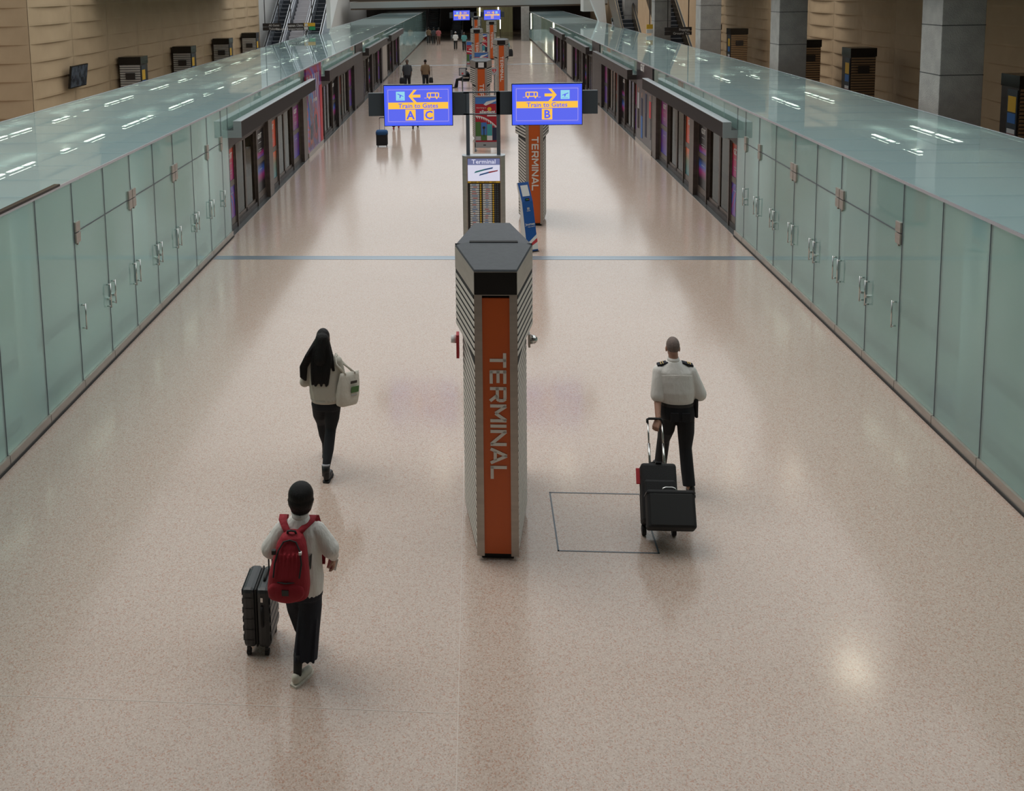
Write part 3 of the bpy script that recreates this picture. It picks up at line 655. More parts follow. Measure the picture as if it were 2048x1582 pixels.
def screen(parent, x0, x1, z0, z1, y, left):
    b = obj('display_screen', MB().box(x0-.012, x1+.012, y, y+.09, z0-.012, z1+.02), 'black', parent)
    W = x1-x0; Hh = z1-z0; X = lambda u: x0+u*W; Z = lambda v: z0+v*Hh
    obj('screen_border', MB().box(x0, x1, y-.003, y, z0, z1), 'scr_edge', b)
    obj('screen_face', MB().box(X(.03), X(.97), y-.005, y-.003, Z(.05), Z(.95)), 'scr_blue', b)
    ln = MB(); t = .006; a, c, d, e = X(.055), X(.945), Z(.10), Z(.90)
    ln.box(a, c, y-.007, y-.005, d, d+t).box(a, c, y-.007, y-.005, e-t, e).box(a, a+t, y-.007, y-.005, d, e).box(c-t, c, y-.007, y-.005, d, e)
    obj('outline', ln, 'scr_line', b)
    ic = MB().box(X(.06), X(.94), y-.009, y-.006, Z(.415), Z(.58))
    f = (lambda u: u) if left else (lambda u: 1-u)
    ax = f(.45); s = 1 if left else -1
    yl = y-.007; az = Z(.735); ac = X(ax)
    ic.add([(ac-s*.125, yl, az), (ac-s*.02, yl, az+.13), (ac+s*.045, yl, az+.13), (ac-s*.045, yl, az+.03), (ac+s*.12, yl, az+.03), (ac+s*.12, yl, az-.03), (ac-s*.045, yl, az-.03), (ac+s*.045, yl, az-.13), (ac-s*.02, yl, az-.13)],
           [(0, 1, 2, 3), (0, 3, 6), (3, 4, 5, 6), (0, 6, 7, 8)])
    for L in ((('A', .385), ('C', .655)) if left else (('B', .50),)):
        ic.box(X(L[1])-.105, X(L[1])+.105, y-.009, y-.006, Z(.13), Z(.40))
    train_icon(ic, X(f(.72)), Z(.72), .30, y-.006)
    obj('pictograms', ic, 'scr_yellow', b)
    pl = X(f(.24)); pp = obj('plane_tile', MB().box(pl-.09, pl+.09, y-.009, y-.006, Z(.63), Z(.85)), 'scr_cyan', b)
    q = MB(); zc = Z(.75)
    q.add([(pl-.06, y-.011, zc+s*.03), (pl-.055, y-.011, zc+s*.03+.018), (pl+.06, y-.011, zc-s*.02+.012), (pl+.065, y-.011, zc-s*.02-.004)], [(0, 1, 2, 3)])
    q.add([(pl-.015, y-.011, zc+.01), (pl+.02, y-.011, zc+.005), (pl+.0, y-.011, zc-.05), (pl-.02, y-.011, zc-.05)], [(0, 1, 2, 3)]); q.box(pl-.06, pl+.06, y-.011, y-.010, Z(.655), Z(.662))
    obj('plane_symbol', q, 'scr_blue', b)
    text('lettering', 'Train to Gates', .132, 'scr_blue', b, ((x0+x1)/2, y-.012, Z(.443)), (1, 0, 0), (0, 0, 1), bold=.014, sx=1.05)
    for L in ((('A', .385), ('C', .655)) if left else (('B', .50),)):
        text('gate_letter', L[0], .235, 'scr_blue', b, (X(L[1]), y-.011, Z(.165)), (1, 0, 0), (0, 0, 1), bold=.03)
    return b
def gantry(t):
    obj('beam', MB().box(-2.37, -.34, 0, .12, 2.98, 3.46), 'slate', t, bevel=.004); obj('beam', MB().box(.27, 2.33, 0, .12, 2.98, 3.46), 'slate', t, bevel=.004)
    obj('cross_rail', MB().box(-.4, .3, .0, .05, 3.435, 3.465), 'post', t); obj('cross_rail', MB().box(-.4, .3, .0, .05, 2.985, 3.01), 'post', t)
    for x in (-.355, .275): obj('post', MB().box(x, x+.075, 0, .09, 2.1, 3.46), 'post', t, bevel=.003)
    screen(t, -2.03, -.63, 2.79, 3.62, -.1, True); screen(t, .595, 2.0, 2.78, 3.61, -.1, False)
K = thing('map_kiosk', 'steel terminal map kiosk carrying the two large blue train screens, behind nearest pylon', 'information kiosk', (.125, 20, 0))
ps = [(-.44, -.06), (-.36, -.14), (.36, -.14), (.44, -.06), (.44, .14), (-.44, .14)]
obj('cabinet', MB().prism(ps, .06, 2.13), 'steel', K, bevel=.006); obj('foot', MB().box(-.40, .40, -.1, .1, 0, .06), 'dark', K)
obj('cabinet_top', MB().prism([(x*1.01, y*1.01) for x, y in ps], 2.13, 2.145), 'canopy_top', K)
fp = obj('map_panel', MB().box(-.335, .335, -.146, -.138, .45, 2.10), 'black', K)
obj('header', MB().box(-.33, .33, -.150, -.146, 1.965, 2.095), 'lit_head', fp); text('lettering', 'Terminal', .125, 'lit_white', fp, (0, -.152, 1.99), (1, 0, 0), (0, 0, 1), bold=.012, sx=1.1)
obj('map_sheet', MB().box(-.33, .33, -.150, -.146, 1.625, 1.962), 'lit_white', fp)
mp = MB(); mp.add([(-.20, -.152, 1.79), (.02, -.152, 1.85), (.02, -.152, 1.88), (-.17, -.152, 1.83)], [(0, 1, 2, 3)]); obj('map_concourse', mp, 'print_teal', fp)
mp = MB(); mp.add([(.02, -.152, 1.85), (.18, -.152, 1.885), (.19, -.152, 1.915), (.02, -.152, 1.88)], [(0, 1, 2, 3)]); mp.add([(-.1, -.152, 1.735), (.1, -.152, 1.79), (.1, -.152, 1.82), (-.08, -.152, 1.77)], [(0, 1, 2, 3)]); obj('map_concourse', mp, 'print_blue', fp)
mp = MB(); mp.add([(.1, -.152, 1.79), (.28, -.152, 1.83), (.29, -.152, 1.855), (.1, -.152, 1.82)], [(0, 1, 2, 3)]); obj('map_concourse', mp, 'print_red', fp)
obj('heading_strip', MB().box(-.33, .33, -.150, -.146, 1.585, 1.623), 'yellow', fp)
[text('lettering', s_, .034, 'sign_black', fp, (x_, -.152, 1.592), (1, 0, 0), (0, 0, 1)) for s_, x_ in (('AIRLINE', -.21), ('GATE', -.07), ('AIRLINE', .05), ('GATE', .20))]
rw = MB(); gt = MB(); lg = MB(); lr = MB(); random.seed(4)
for i in range(23):
    z = 1.545-i*.0465
    for a in (-.285, -.025):
        rw.box(a, a+.185, -.150, -.146, z-.017, z+.017); gt.tube([(a+.215, -.150, z), (a+.215, -.146, z)], .018, 10)
        (lg if random.random() < .6 else lr).box(a+.03+random.random()*.04, a+.10+random.random()*.06, -.152, -.150, z-.006, z+.006)
obj('airline_label', rw, 'white', fp); obj('gate_marker', gt, 'yellow', fp); tag(obj('label_print', lg, 'print_blue', fp), kind='stuff'); tag(obj('label_print', lr, 'print_red', fp), kind='stuff')
hx = MB()
for i in range(23):
    for j in range(2): hx.tube([(.235+j*.045, -.149, 1.545-i*.0465), (.235+j*.045, -.146, 1.545-i*.0465)], .017, 6)
obj('gate_marker', hx, 'slate', fp)
gantry(K)
G = thing('sign_gantry', 'far sign gantry with two small blue train screens above farthest pylons', 'sign', (0.1, 84.5, 0))
gantry(G); obj('post', MB().box(-.355, -.28, 0, .09, 0, 2.1).box(.275, .35, 0, .09, 0, 2.1), 'post', G)
for c in G.children: pass
G.scale = (1.0, 1.0, 1.0)

# airline banner stand
def ad_board(loc, lb, full=True):
    t = thing('advertising_stand', lb, 'advertising stand', loc)
    fr = MB().box(-.42, -.385, -.03, .03, .03, 1.9).box(.385, .42, -.03, .03, .03, 1.9).box(-.42, .42, -.03, .03, 1.86, 1.9).box(-.42, .42, -.03, .03, .10, .30)
    obj('frame', fr, 'canopy_top', t, bevel=.004); obj('foot', MB().box(-.42, -.36, -.22, .22, 0, .03).box(.36, .42, -.22, .22, 0, .03), 'post', t)
    p = obj('printed_panel', MB().box(-.385, .385, -.012, .012, .30, 1.86), 'board_red', t)
    obj('printed_sky', MB().box(-.38, .38, -.015, -.012, 1.62, 1.85), 'print_blue', p)
    pl = MB(); pl.add([(-.1, -.018, 1.60), (-.02, -.018, 1.56), (.33, -.018, 1.72), (.38, -.018, 1.82), (.28, -.018, 1.76), (.0, -.018, 1.70)], [(0, 1, 2, 5), (2, 3, 4, 5)]); obj('printed_aeroplane', pl, 'white', p)
    obj('printed_sun', MB().tube([(.1, -.017, 1.44), (.1, -.0125, 1.44)], .07, 14), 'yellow', p)
    text('lettering', 'allegiant', .17, 'white', p, (.03, -.018, 1.29), (1, 0, 0), (0, 0, 1), bold=.03, sx=.95); text('lettering', 'Now flying to', .06, 'letter', p, (-.18, -.018, 1.47), (1, 0, 0), (0, 0, 1))
    obj('printed_label', MB().box(.02, .36, -.017, -.012, 1.19, 1.235), 'white', p)
    sw = MB(); n = 10
    pts = [(-.38+i*.076, 1.22-.0*i-.42*(i/n)**2) for i in range(n+1)]
    for i in range(n):
        (x0, z0), (x1, z1) = pts[i], pts[i+1]; sw.add([(x0, -.016, z0), (x1, -.016, z1), (x1, -.016, z1-.11), (x0, -.016, z0-.02-.0*i)], [(0, 1, 2, 3)])
    obj('printed_swoosh', sw, 'white', p)
    cl = MB()
    obj('printed_picture', MB().box(-.38, -.2, -.017, -.012, .36, 1.0), 'leaf', p); obj('printed_picture', MB().box(-.19, 0, -.017, -.012, .36, .98), 'print_blue', p)
    obj('printed_picture', MB().box(.01, .19, -.017, -.012, .36, .92), 'print_teal', p); obj('printed_picture', MB().box(.20, .38, -.017, -.012, .36, .80), 'print_dark', p)
    obj('printed_ground', MB().box(-.19, 0, -.019, -.017, .36, .55), 'leaf', p); obj('printed_ground', MB().box(.01, .19, -.019, -.017, .36, .52), 'white', p)
    obj('printed_ground', MB().box(-.38, -.2, -.019, -.017, .36, .50), 'print_grey', p); obj('printed_tower', MB().box(-.11, -.08, -.021, -.019, .5, .8).tube([(-.095, -.021, .8), (-.095, -.019, .8)], .05, 8), 'dark', p)
    obj('base_print', MB().box(-.12, -.03, -.032, -.03, .18, .215), 'sign_black', t)
    return t
A1 = ad_board((.325, 33.3, 0), 'red airline banner stand seen between the sign gantry posts')
dup(A1, (.28, 56.0, 0), 'airline banner stand whose top shows above the pylon with the white card', .0)
dup(A1, (-.28, 67.6, 0), 'red and white banner stand left of the middle far pylon', .0)
dup(A1, (.50, 78.6, 0), 'red and yellow banner stand right of the middle far pylon', .0)

# blue leaning feedback stand
J = thing('feedback_stand', 'blue leaning passenger feedback stand between the map kiosk and an orange pylon', 'feedback stand', (1.06, 20.45, 0), rotz=math.radians(30))
prof = [(-.17, 0), (-.10, 0.02), (.06, 1.02), (.20, 1.42), (.24, 1.41), (.16, 1.0), (.16, 0), ]
prof = [(-.17, .015), (-.17, .05), (.03, 1.05), (.20, 1.44), (.23, 1.42), (.10, 1.03), (.06, .05), (.06, .015)]
obj('body', MB().prism(prof, -.135, .135, 'x'), 'journey_blue', J, bevel=.004)
obj('side_panel', MB().prism([(y+.004, z) for y, z in prof], -.140, -.1355, 'x'), 'white', J)
obj('foot', MB().box(-.14, .14, -.2, .12, 0, .015), 'dark', J)
def onf(u, y0, z0, y1, z1, w0, w1, off=.004):   # strip on the leaning front
    return
fr = lambda z: (-.17+(z-.05)*.20)
def strip(x0, x1, za, zb, m, nm, off=.004, par=None):
    if za > 1.05: f = lambda z: .03+(z-1.05)*(.17/.39)
    else: f = fr
    return obj(nm, MB().add([(x0, f(za)-off, za), (x1, f(za)-off, za), (x1, f(zb)-off, zb), (x0, f(zb)-off, zb)], [(0, 1, 2, 3)]), m, par or J)
strip(-.09, .09, 1.16, 1.38, 'white', 'notice'); strip(-.05, .05, 1.07, 1.12, 'black', 'button_box', .02)
bt = MB(); [bt.ell((x, .03+.04*.43-.024, 1.095), (.012, .006, .012), 8, 6) for x in (-.03, 0)]; obj('button', bt, 'green', J); bt = MB(); bt.ell((.03, .03+.04*.43-.024, 1.095), (.012, .006, .012), 8, 6); obj('button', bt, 'print_red', J)
q = MB(); q.add([(-.135, fr(.10)-.005, .10), (.135, fr(.28)-.005, .28), (.135, fr(.36)-.005, .36), (-.135, fr(.18)-.005, .18)], [(0, 1, 2, 3)]); obj('stripe', q, 'white', J)
q = MB(); q.add([(-.02, fr(.13)-.006, .13), (.135, fr(.20)-.006, .20), (.135, fr(.28)-.006, .28), (-.02, fr(.19)-.006, .19)], [(0, 1, 2, 3)]); obj('stripe', q, 'print_red', J)
q = MB(); q.add([(-.135, fr(.051)-.005, .051), (.135, fr(.051)-.005, .051), (.135, fr(.2)-.005, .2), (-.135, fr(.1)-.005, .10)], [(0, 1, 2, 3)]); obj('stripe', q, 'white', J)
nv = Vector((0, .2, 1)).normalized()
text('lettering', 'Journey', .075, 'white', J, (0, fr(.56)-.008, .56), (1, 0, 0), nv, bold=.01); text('lettering', 'begins with us', .03, 'white', J, (.02, fr(.52)-.008, .52), (1, 0, 0), nv)
strip(-.03, .03, .88, .93, 'print_grey', 'emblem'); strip(-.045, .045, .85, .865, 'print_grey', 'emblem')

# small signs by the third pylon, row of seats
t = thing('heart_sign', 'small white sign with a red heart and lightning bolt beside the dark pylon', 'sign', (.83, 46.0, 0))
obj('post', MB().box(-.02, .02, 0, .04, 0, 1.5), 'post', t); obj('panel', MB().box(-.16, .16, -.02, 0, 1.48, 1.83), 'print_grey', t)
hp = [(0, -.1), (.09, .01), (.1, .06), (.06, .1), (0, .06), (-.06, .1), (-.1, .06), (-.09, .01)]
obj('heart', MB().prism([(x, z+1.66) for x, z in hp], -.026, -.02, 'y'), 'print_red', t)
obj('bolt', MB().prism([(.02, 1.72), (-.03, 1.64), (0, 1.64), (-.015, 1.58), (.035, 1.67), (.005, 1.67)], -.029, -.026, 'y'), 'white', t)
t = thing('notice_sign', 'small grey framed notice left of the pylon with the white card', 'sign', (-.66, 46.0, 0))
obj('post', MB().box(-.02, .02, 0, .04, 0, 1.5), 'post', t); obj('panel', MB().box(-.17, .17, -.02, 0, 1.46, 1.83), 'slate', t); obj('sheet', MB().box(-.14, .14, -.024, -.02, 1.49, 1.80), 'print_grey', t); obj('red_mark', MB().box(-.04, .04, -.027, -.024, 1.52, 1.60), 'print_red', t)
SEATM = MB().box(-.24, .24, -.22, .22, .42, .46).box(-.24, .24, .20, .25, .46, .82)
def seat(loc, lb, rz):
    t = thing('waiting_seat', lb, 'seat', loc, rz)
    obj('seat', MB().box(-.24, .24, -.22, .22, .42, .46), 'black', t, bevel=.01); obj('backrest', MB().box(-.24, .24, .20, .25, .50, .84), 'black', t, bevel=.01)
    lg = MB()
    for x in (-.22, .2):
        for y in (-.2, .2): lg.box(x, x+.02, y-.01, y+.01, 0, .42)
    obj('legs', lg, 'chrome', t); obj('armrest', MB().box(-.26, -.23, -.15, .2, .6, .63).box(.23, .26, -.15, .2, .6, .63), 'chrome', t); return t
s0 = seat((-.62, 54.6, 0), 'black waiting seat with chrome legs under the seated person', -PI/2)
dup(s0, (-.62, 54.05, 0), 'empty black waiting seat just in front of the seated person')

# ------------------------------------------------------------------ vent units along the side walls
def vent(loc, s, lb, pale):
    t = thing('vent_unit', lb, 'vent unit', loc)
    obj('cabinet', MB().box(-.38, .38, -.22, .5, 0, 3.15), 'steel_dark', t); obj('top_box', MB().box(-.40, .40, -.26, .5, 3.15, 3.42), 'black', t)
    lo = MB(); z = 1.2
    while z < 3.1: lo.add([(-.37, -.23, z), (.37, -.23, z), (.37, -.27, z+.05), (-.37, -.27, z+.05)], [(0, 1, 2, 3)]); lo.add([(-.37, -.27, z+.05), (.37, -.27, z+.05), (.37, -.225, z+.06), (-.37, -.225, z+.06)], [(0, 1, 2, 3)]); z += .085
    obj('louvers', lo, 'white' if pale else 'wall_tan', t)
    obj('grille', MB().box(-.16, .18, -.285, -.26, 2.62, 2.86), 'sign_black', t)
    x = -s*.38
    obj('directory_strip', MB().box(min(x, x-s*.02), max(x, x-s*.02), -.2, .2, 1.0, 3.1), 'slate', t)
    obj('directory_tile', MB().box(min(x-s*.02, x-s*.025), max(x-s*.02, x-s*.025), -.16, .16, 2.6, 2.95), 'yellow', t)
    for k, (m, z0) in enumerate((('print_blue', 2.35), ('white', 2.0), ('print_red', 1.9), ('print_blue', 1.65), ('white', 1.1))):
        obj('directory_tile', MB().box(min(x-s*.02, x-s*.025), max(x-s*.02, x-s*.025), -.16, .16, z0, z0+(.22 if k < 4 else .5)), m, t)
    return t
v0 = vent((-12.17, 33.65, 0), -1, 'white louvred vent unit nearest the camera against the left tan wall', True)
for y, lb in ((39.8, 'second louvred vent unit from the camera against the left tan wall'), (46.1, 'third louvred vent unit against the left tan wall'), (51.9, 'farthest louvred vent unit at the end of the left tan wall')): dup(v0, (-12.17, y, 0), lb)
v1 = vent((12.17, 32.05, 0), 1, 'dark louvred vent unit just left of the near concrete column', False)
for y, lb in ((37.0, 'dark louvred vent unit between the two nearest concrete columns, left one'), (46.7, 'narrow dark vent unit left of the second concrete column'), (51.6, 'dark vent unit partly behind the third concrete column'), (22.4, 'vent unit with a lit directory strip at the right edge of the photo')): dup(v1, (12.17, y, 0), lb)
t = thing('vent_unit', 'small pale unit standing left of the far right escalator', 'vent unit', (9.5, 66.5, 0)); obj('cabinet', MB().box(-.4, .4, -.2, .2, 0, 3.1), 'print_grey', t); obj('top_box', MB().box(-.44, .44, -.22, .22, 3.1, 3.35), 'black', t)
# television on the left wall
t = thing('wall_television', 'black television mounted on the left tan wall', 'television', (-12.45, 29.5, 3.12))
R_ = Matrix.Rotation(math.radians(8), 4, 'Y')
obj('housing', MB().box(.0, .06, -.64, .64, -.35, .35, R_), 'black', t); obj('screen', MB().box(.061, .066, -.61, .61, -.32, .32, R_), 'tv', t); obj('bracket', MB().box(-.25, .02, -.08, .08, -.1, .1), 'dark', t)

# ------------------------------------------------------------------ escalators and stairs
def flight(x, w, y0, z0, n, lb, esc, run=.40, rise=.235, bm='bal'):
    t = thing('escalator' if esc else 'staircase', lb, 'escalator' if esc else 'stairs', (x, y0, z0))
    st = MB()
    prof = []
    for i in range(n): prof += [(i*run, i*rise), (i*run, (i+1)*rise)]
    prof += [(n*run, n*rise), (n*run+1.5, n*rise), (n*run+1.5, n*rise-.3), (1.0, -.05), (0, -.05)]
    st.prism(prof, -w/2, w/2, 'x'); obj('steps', st, 'esc_step' if esc else 'stair', t)
    if esc:
        tr = MB()
        for i in range(n): tr.box(-w/2, w/2, i*run-.012, i*run-.004, (i+1)*rise-.03, (i+1)*rise+.004)
        obj('step_edge', tr, 'print_grey', t)
    for sx in (-1, 1):
        xx = sx*(w/2+.10); L = n*run; Hh = n*rise
        if esc:
            b = MB().prism([(-.6, 0), (-.6, .75), (-.3, .9), (0, .95), (L, Hh+.95), (L+1.2, Hh+.95), (L+1.2, Hh-.3), (.6, -.1)], xx-.08, xx+.08, 'x'); obj('balustrade', b, bm, t)
            obj('handrail', MB().tube([(xx, -.66, .2), (xx, -.66, .72), (xx, -.35, .93), (xx, 0, .99), (xx, L, Hh+.99), (xx, L+1.2, Hh+1.0)], .045, 8), 'rubber', t, smooth=True)
        else:
            obj('handrail', MB().tube([(xx-sx*.12, -.3, 0), (xx-sx*.12, -.3, .9), (xx-sx*.12, 0, .95), (xx-sx*.12, L, Hh+.95)], .025, 8), 'bal', t, smooth=True)
    return t
ST = .577
flight(-11.75, .66, 53.2, .1, 26, 'escalator at the upper left, farther from the concourse', True)
flight(-10.62, 1.05, 53.2, .1, 26, 'pale staircase between the two left-hand escalators', False)
flight(-9.50, .66, 53.2, .1, 26, 'escalator at the upper left, nearer the concourse', True)
flight(11.25, .95, 53.2, .1, 26, 'dark escalator at the upper right with bright handrail, right of the two', True, bm='brass')
flight(9.35, .8, 57.0, .1, 26, 'dark escalator at the upper right behind the pale column, left of the two', True, bm='brass')
struct('wall_stair_left', MB().box(-13.6, -12.72, 56.75, 68, 0, 9), 'white')
struct('wall_stair_inner', MB().prism([(56, 3.4), (66, 8.5), (66, 12), (64, 12), (56, 5.2)], -8.6, -8.35, 'x'), 'white')
struct('trim_7', MB().box(8.0, 9.0, 74, 76, 3.6, 5.4), 'wall_plain')
q = MB().prism([(9.7, 0), (9.2, 5.6), (7.9, 5.6), (8.9, 3.0), (9.3, 0)], 72, 73, 'y'); struct('wall_stair_right', q, 'white')
def hang_sign(x0, x1, y, z0, z1, lines, lb, tiles=True):
    t = thing('hanging_sign', lb, 'sign', ((x0+x1)/2, y, z0)); W = (x1-x0)/2; Hh = z1-z0
    obj('panel', MB().box(-W, W, 0, .1, 0, Hh*.48).box(-W, W, 0, .1, Hh*.52, Hh), 'sign_black', t); obj('hanger', MB().box(-W*.8, -W*.8+.04, .03, .07, Hh, 9-z0).box(W*.8-.04, W*.8, .03, .07, Hh, 9-z0), 'sign_black', t)
    xr = W-.72 if tiles else W-.1
    for i, s in enumerate(lines): text('lettering', s, .17, 'white', t, (xr, -.003, Hh*(.58 if i == 0 else .08)), (1, 0, 0), (0, 0, 1), align='RIGHT', bold=.01)
    if tiles:
        obj('pictogram_tile', MB().box(W-.66, W, -.006, 0, Hh*.53, Hh), 'yellow', t); obj('pictogram_tile', MB().box(W-.36, W, -.006, 0, 0, Hh*.47), 'green', t); obj('pictogram_tile', MB().box(W-.66, W-.42, -.008, 0, .03, Hh*.45).box(W-.62, W-.44, -.008, -.006, Hh*.58, Hh*.92), 'white', t)
    return t
hang_sign(-11.05, -9.42, 56.9, 3.30, 3.72, ['Baggage Claim', 'Ground Transportation'], 'hanging sign reading Baggage Claim in front of the left staircase')
hang_sign(-12.55, -11.45, 56.9, 3.32, 3.74, ['All Gates', 'Ticketing'], 'hanging sign in front of the far left escalator', False)
hang_sign(9.55, 10.9, 50.6, 2.95, 3.35, ['Baggage', 'Ground Tra'], 'hanging sign in front of the right-hand escalator', False)
t = thing('hanging_sign', 'tiny yellow and white arrow sign right of the pale far column', 'sign', (9.05, 52.0, 3.0)); obj('panel', MB().box(-.16, .16, 0, .08, 0, .2), 'white', t); obj('pictogram_tile', MB().box(-.16, .16, 0, .08, .22, .46), 'yellow', t); obj('hanger', MB().box(-.02, .02, .02, .06, .46, 4), 'sign_black', t)

# ------------------------------------------------------------------ the far end of the hall under the mezzanine
t = thing('concrete_column', 'plain concrete column at the far end right of the B screen', 'column', (5.05, 101.5, 0)); obj('shaft', MB().box(-.4, .4, -.4, .4, 0, 3.5), 'concrete', t)
M['olive'] = mat('far_glass_lit', (.18, .17, .09), .5, noise=(1.0, (.33, .31, .18), (3, 1, .3)), emit=((.35, .32, .16), .12))
t = thing('glass_partition', 'dim lit glass partition at the far end beneath the mezzanine', 'glass partition', (2.2, 121, 0))
obj('panel', MB().box(-2.1, 2.3, 0, .1, 0, 3.3), 'olive', t)
lm = MB()
for x in (-1.75, .5): lm.box(x, x+.08, -.05, 0, 1.6, 3.2)
obj('lamp_tube', lm, 'lamp', t)
flight(-4.9, 1.0, 112.6, .02, 14, 'dark escalator at the far end of the concourse, left side', True)
flight(-2.2, 1.0, 112.6, .02, 14, 'dark escalator at the far end of the concourse, middle', True)
for x, y, lb in ((6.9, 108, 'wall lamp glowing at the far end beside the right glass wall'), (4.3, 110, 'wall lamp glowing at the far end beside the far concrete column')):
    t = thing('wall_lamp', lb, 'lamp', (x-1.6, y, 0)); obj('pole', MB().box(-.03, .03, 0, .06, 0, 3.2), 'steel_dark', t); obj('lamp_tube', MB().box(-.04, .04, -.02, 0, .9, 2.6), 'lamp', t)

# ------------------------------------------------------------------ people
def V(*a): return Vector(a)
def hand(mb, wrist, d, palm, curl, thumb, L=.18):
    """palm, four unequal bent fingers and a thumb leaving the side of the palm; d = hand direction, palm = direction the palm faces"""
    d = Vector(d).normalized(); palm = Vector(palm); palm = (palm-d*palm.dot(d)).normalized(); side = d.cross(palm)*thumb
    w0 = Vector(wrist); k = L/.18
    mb.cap(w0-d*.03, w0+d*.015*k, .027*k, .026*k); c = w0+d*.055*k
    for a in (-.024, 0, .024): mb.cap(c-d*.035*k+side*a*k*.8, c+d*.035*k+side*a*k*1.15, .015*k, .0145*k)
    for i, (a, ln) in enumerate(((.030, .075), (.010, .084), (-.010, .078), (-.029, .062))):
        p = c+d*.04*k+side*a*k; dr = d.copy()
        for s in range(3):
            dr = (Matrix.Rotation(curl*(.8 if s == 0 else 1.0), 3, d.cross(palm).normalized()*1)@dr).normalized()
            q = p+dr*ln*k*(.42, .32, .26)[s]; mb.cap(p, q, .0088*k, .0078*k, 8); p = q
    p = w0+d*.025*k+side*.030*k; q = p+(d*.6+side*.6+palm*.45).normalized()*.042*k; mb.cap(p, q, .013*k, .0105*k, 8)
    r = q+(d*.85+side*.05+palm*.6).normalized()*.034*k; mb.cap(q, r, .0102*k, .0085*k, 8)
def head(mb, c, k=1.0, tilt=0.0, yaw=0.0):
    R = Matrix.Rotation(yaw, 3, 'Z')@Matrix.Rotation(tilt, 3, 'X'); c = Vector(c); T = lambda x, y, z: c+R@Vector((x*k, y*k, z*k))
    mb.ell(T(0, -.008, .02), (.074*k, .094*k, .098*k), 20, 14, R); mb.ell(T(0, .028, -.045), (.056*k, .062*k, .070*k), 18, 12, R)
    mb.cap(T(0, .088, .0), T(0, .105, -.028), .009*k, .014*k, 8); mb.ell(T(0, .08, -.062), (.024*k, .014*k, .010*k), 10, 6, R); mb.ell(T(0, .07, -.095), (.022*k, .02*k, .016*k), 10, 6, R)
    for s in (-1, 1): mb.ell(T(s*.078, -.005, -.012), (.010*k, .020*k, .032*k), 10, 8, R); mb.ell(T(s*.03, .078, .018), (.018*k, .01*k, .008*k), 8, 6, R)
    return T
def eyes(T, parent, k=1.0):
    for s in (-1, 1):
        m = MB(); m.ell(T(s*.030, .087, -.002), (.010*k, .006*k, .006*k), 8, 6); obj('eye', m, 'black', parent, world=True, smooth=True)
    m = MB(); m.ell(T(0, .094, -.062), (.02*k, .004*k, .006*k), 8, 6); obj('lips', m, 'pass_red', parent, world=True, smooth=True)
def shoe(name, m, parent, heel, direction, L, w=.045, hgt=.10, pitch=0.0, world=True, vox=.006, sole='rubber', laces=False):
    """heel = floor point of the heel; pitch lifts the heel"""
    d = Vector((direction[0], direction[1], 0)).normalized(); s = Vector((d.y, -d.x, 0)); h = Vector(heel)
    R = lambda a, b, c: h+d*(a*math.cos(pitch)+c*math.sin(pitch)*.0)+s*b+Vector((0, 0, c+ (L-a)*math.sin(pitch)))
    mb = MB(); mb.cap(R(.04, 0, .05), R(.04, 0, hgt), w*.86, w*.84); mb.cap(R(.05, 0, .042), R(L*.5, 0, .045), w*.82, w*.88)
    mb.cap(R(L*.45, 0, .04), R(L-.05, 0, .034), w*.9, w*.80)
    for i in range(len(mb.v)):
        if mb.v[i].z < h.z+.006+(0 if pitch == 0 else -1): mb.v[i].z = h.z+.006
    o = organic(name, mb, m, parent, vox, 3, world)
    so = MB(); ring = []
    pts = [(.0, .75), (.02, .95), (.1, .9), (L*.6, 1.05), (L-.05, .95), (L-.01, .5)]
    out = [(a, w*b) for a, b in pts]+[(a, -w*b) for a, b in reversed(pts)]
    vs = [R(a, b, 0) for a, b in out]+[R(a, b, .018) for a, b in out]; n = len(out)
    so.add(vs, [tuple(range(n)), tuple(range(2*n-1, n-1, -1))]+[(i, i+n, (i+1) % n+n, (i+1) % n) for i in range(n)])
    obj('sole', so, sole, o, world=world)
    return o

# --- pilot -----------------------------------------------------------------
P = thing('person', 'grey-haired man in white short-sleeved uniform shirt pulling black wheeled luggage', 'person', (2.18, 10.6, 0))
b = MB(); T = head(b, (2.118, 10.68, 1.60), 1.0, -.12)
b.cap((2.125, 10.65, 1.44), (2.12, 10.665, 1.55), .060, .056)
b.loft([(2.145, 10.63, .95, .165, .105), (2.14, 10.63, 1.15, .17, .11), (2.135, 10.64, 1.33, .18, .105), (2.13, 10.645, 1.43, .10, .07)])
b.cap((1.935, 10.62, 1.34), (1.925, 10.56, 1.06), .052, .045); b.cap((1.925, 10.56, 1.06), (1.90, 10.40, .90), .044, .030)
b.cap((2.335, 10.64, 1.34), (2.43, 10.62, 1.07), .052, .045); b.cap((2.43, 10.62, 1.07), (2.33, 10.84, 1.10), .042, .029)
b.cap((2.07, 10.64, .92), (2.06, 10.86, .5), .08, .055); b.cap((2.06, 10.86, .5), (2.04, 10.93, .1), .05, .035)
b.cap((2.24, 10.62, .92), (2.26, 10.60, .48), .08, .055); b.cap((2.26, 10.60, .48), (2.28, 10.45, .1), .05, .035)
hand(b, (1.90, 10.40, .90), (-.25, -.35, -.5), (.1, .5, -.8), 1.05, 1, .185)
hand(b, (2.33, 10.84, 1.10), (-.5, .8, .15), (-.5, -.2, .6), .7, -1, .185)
body = organic('body', b, 'skin', P, .0065, 3); eyes(T, P)
hr = MB(); hr.ell(T(0, -.016, .030), (.0775, .0935, .096), 22, 14)
hr.v = [v for v in hr.v]; me = [v for v in hr.v]
obj('hair', hr, 'hair_grey', P, world=True, smooth=True)
s = MB()
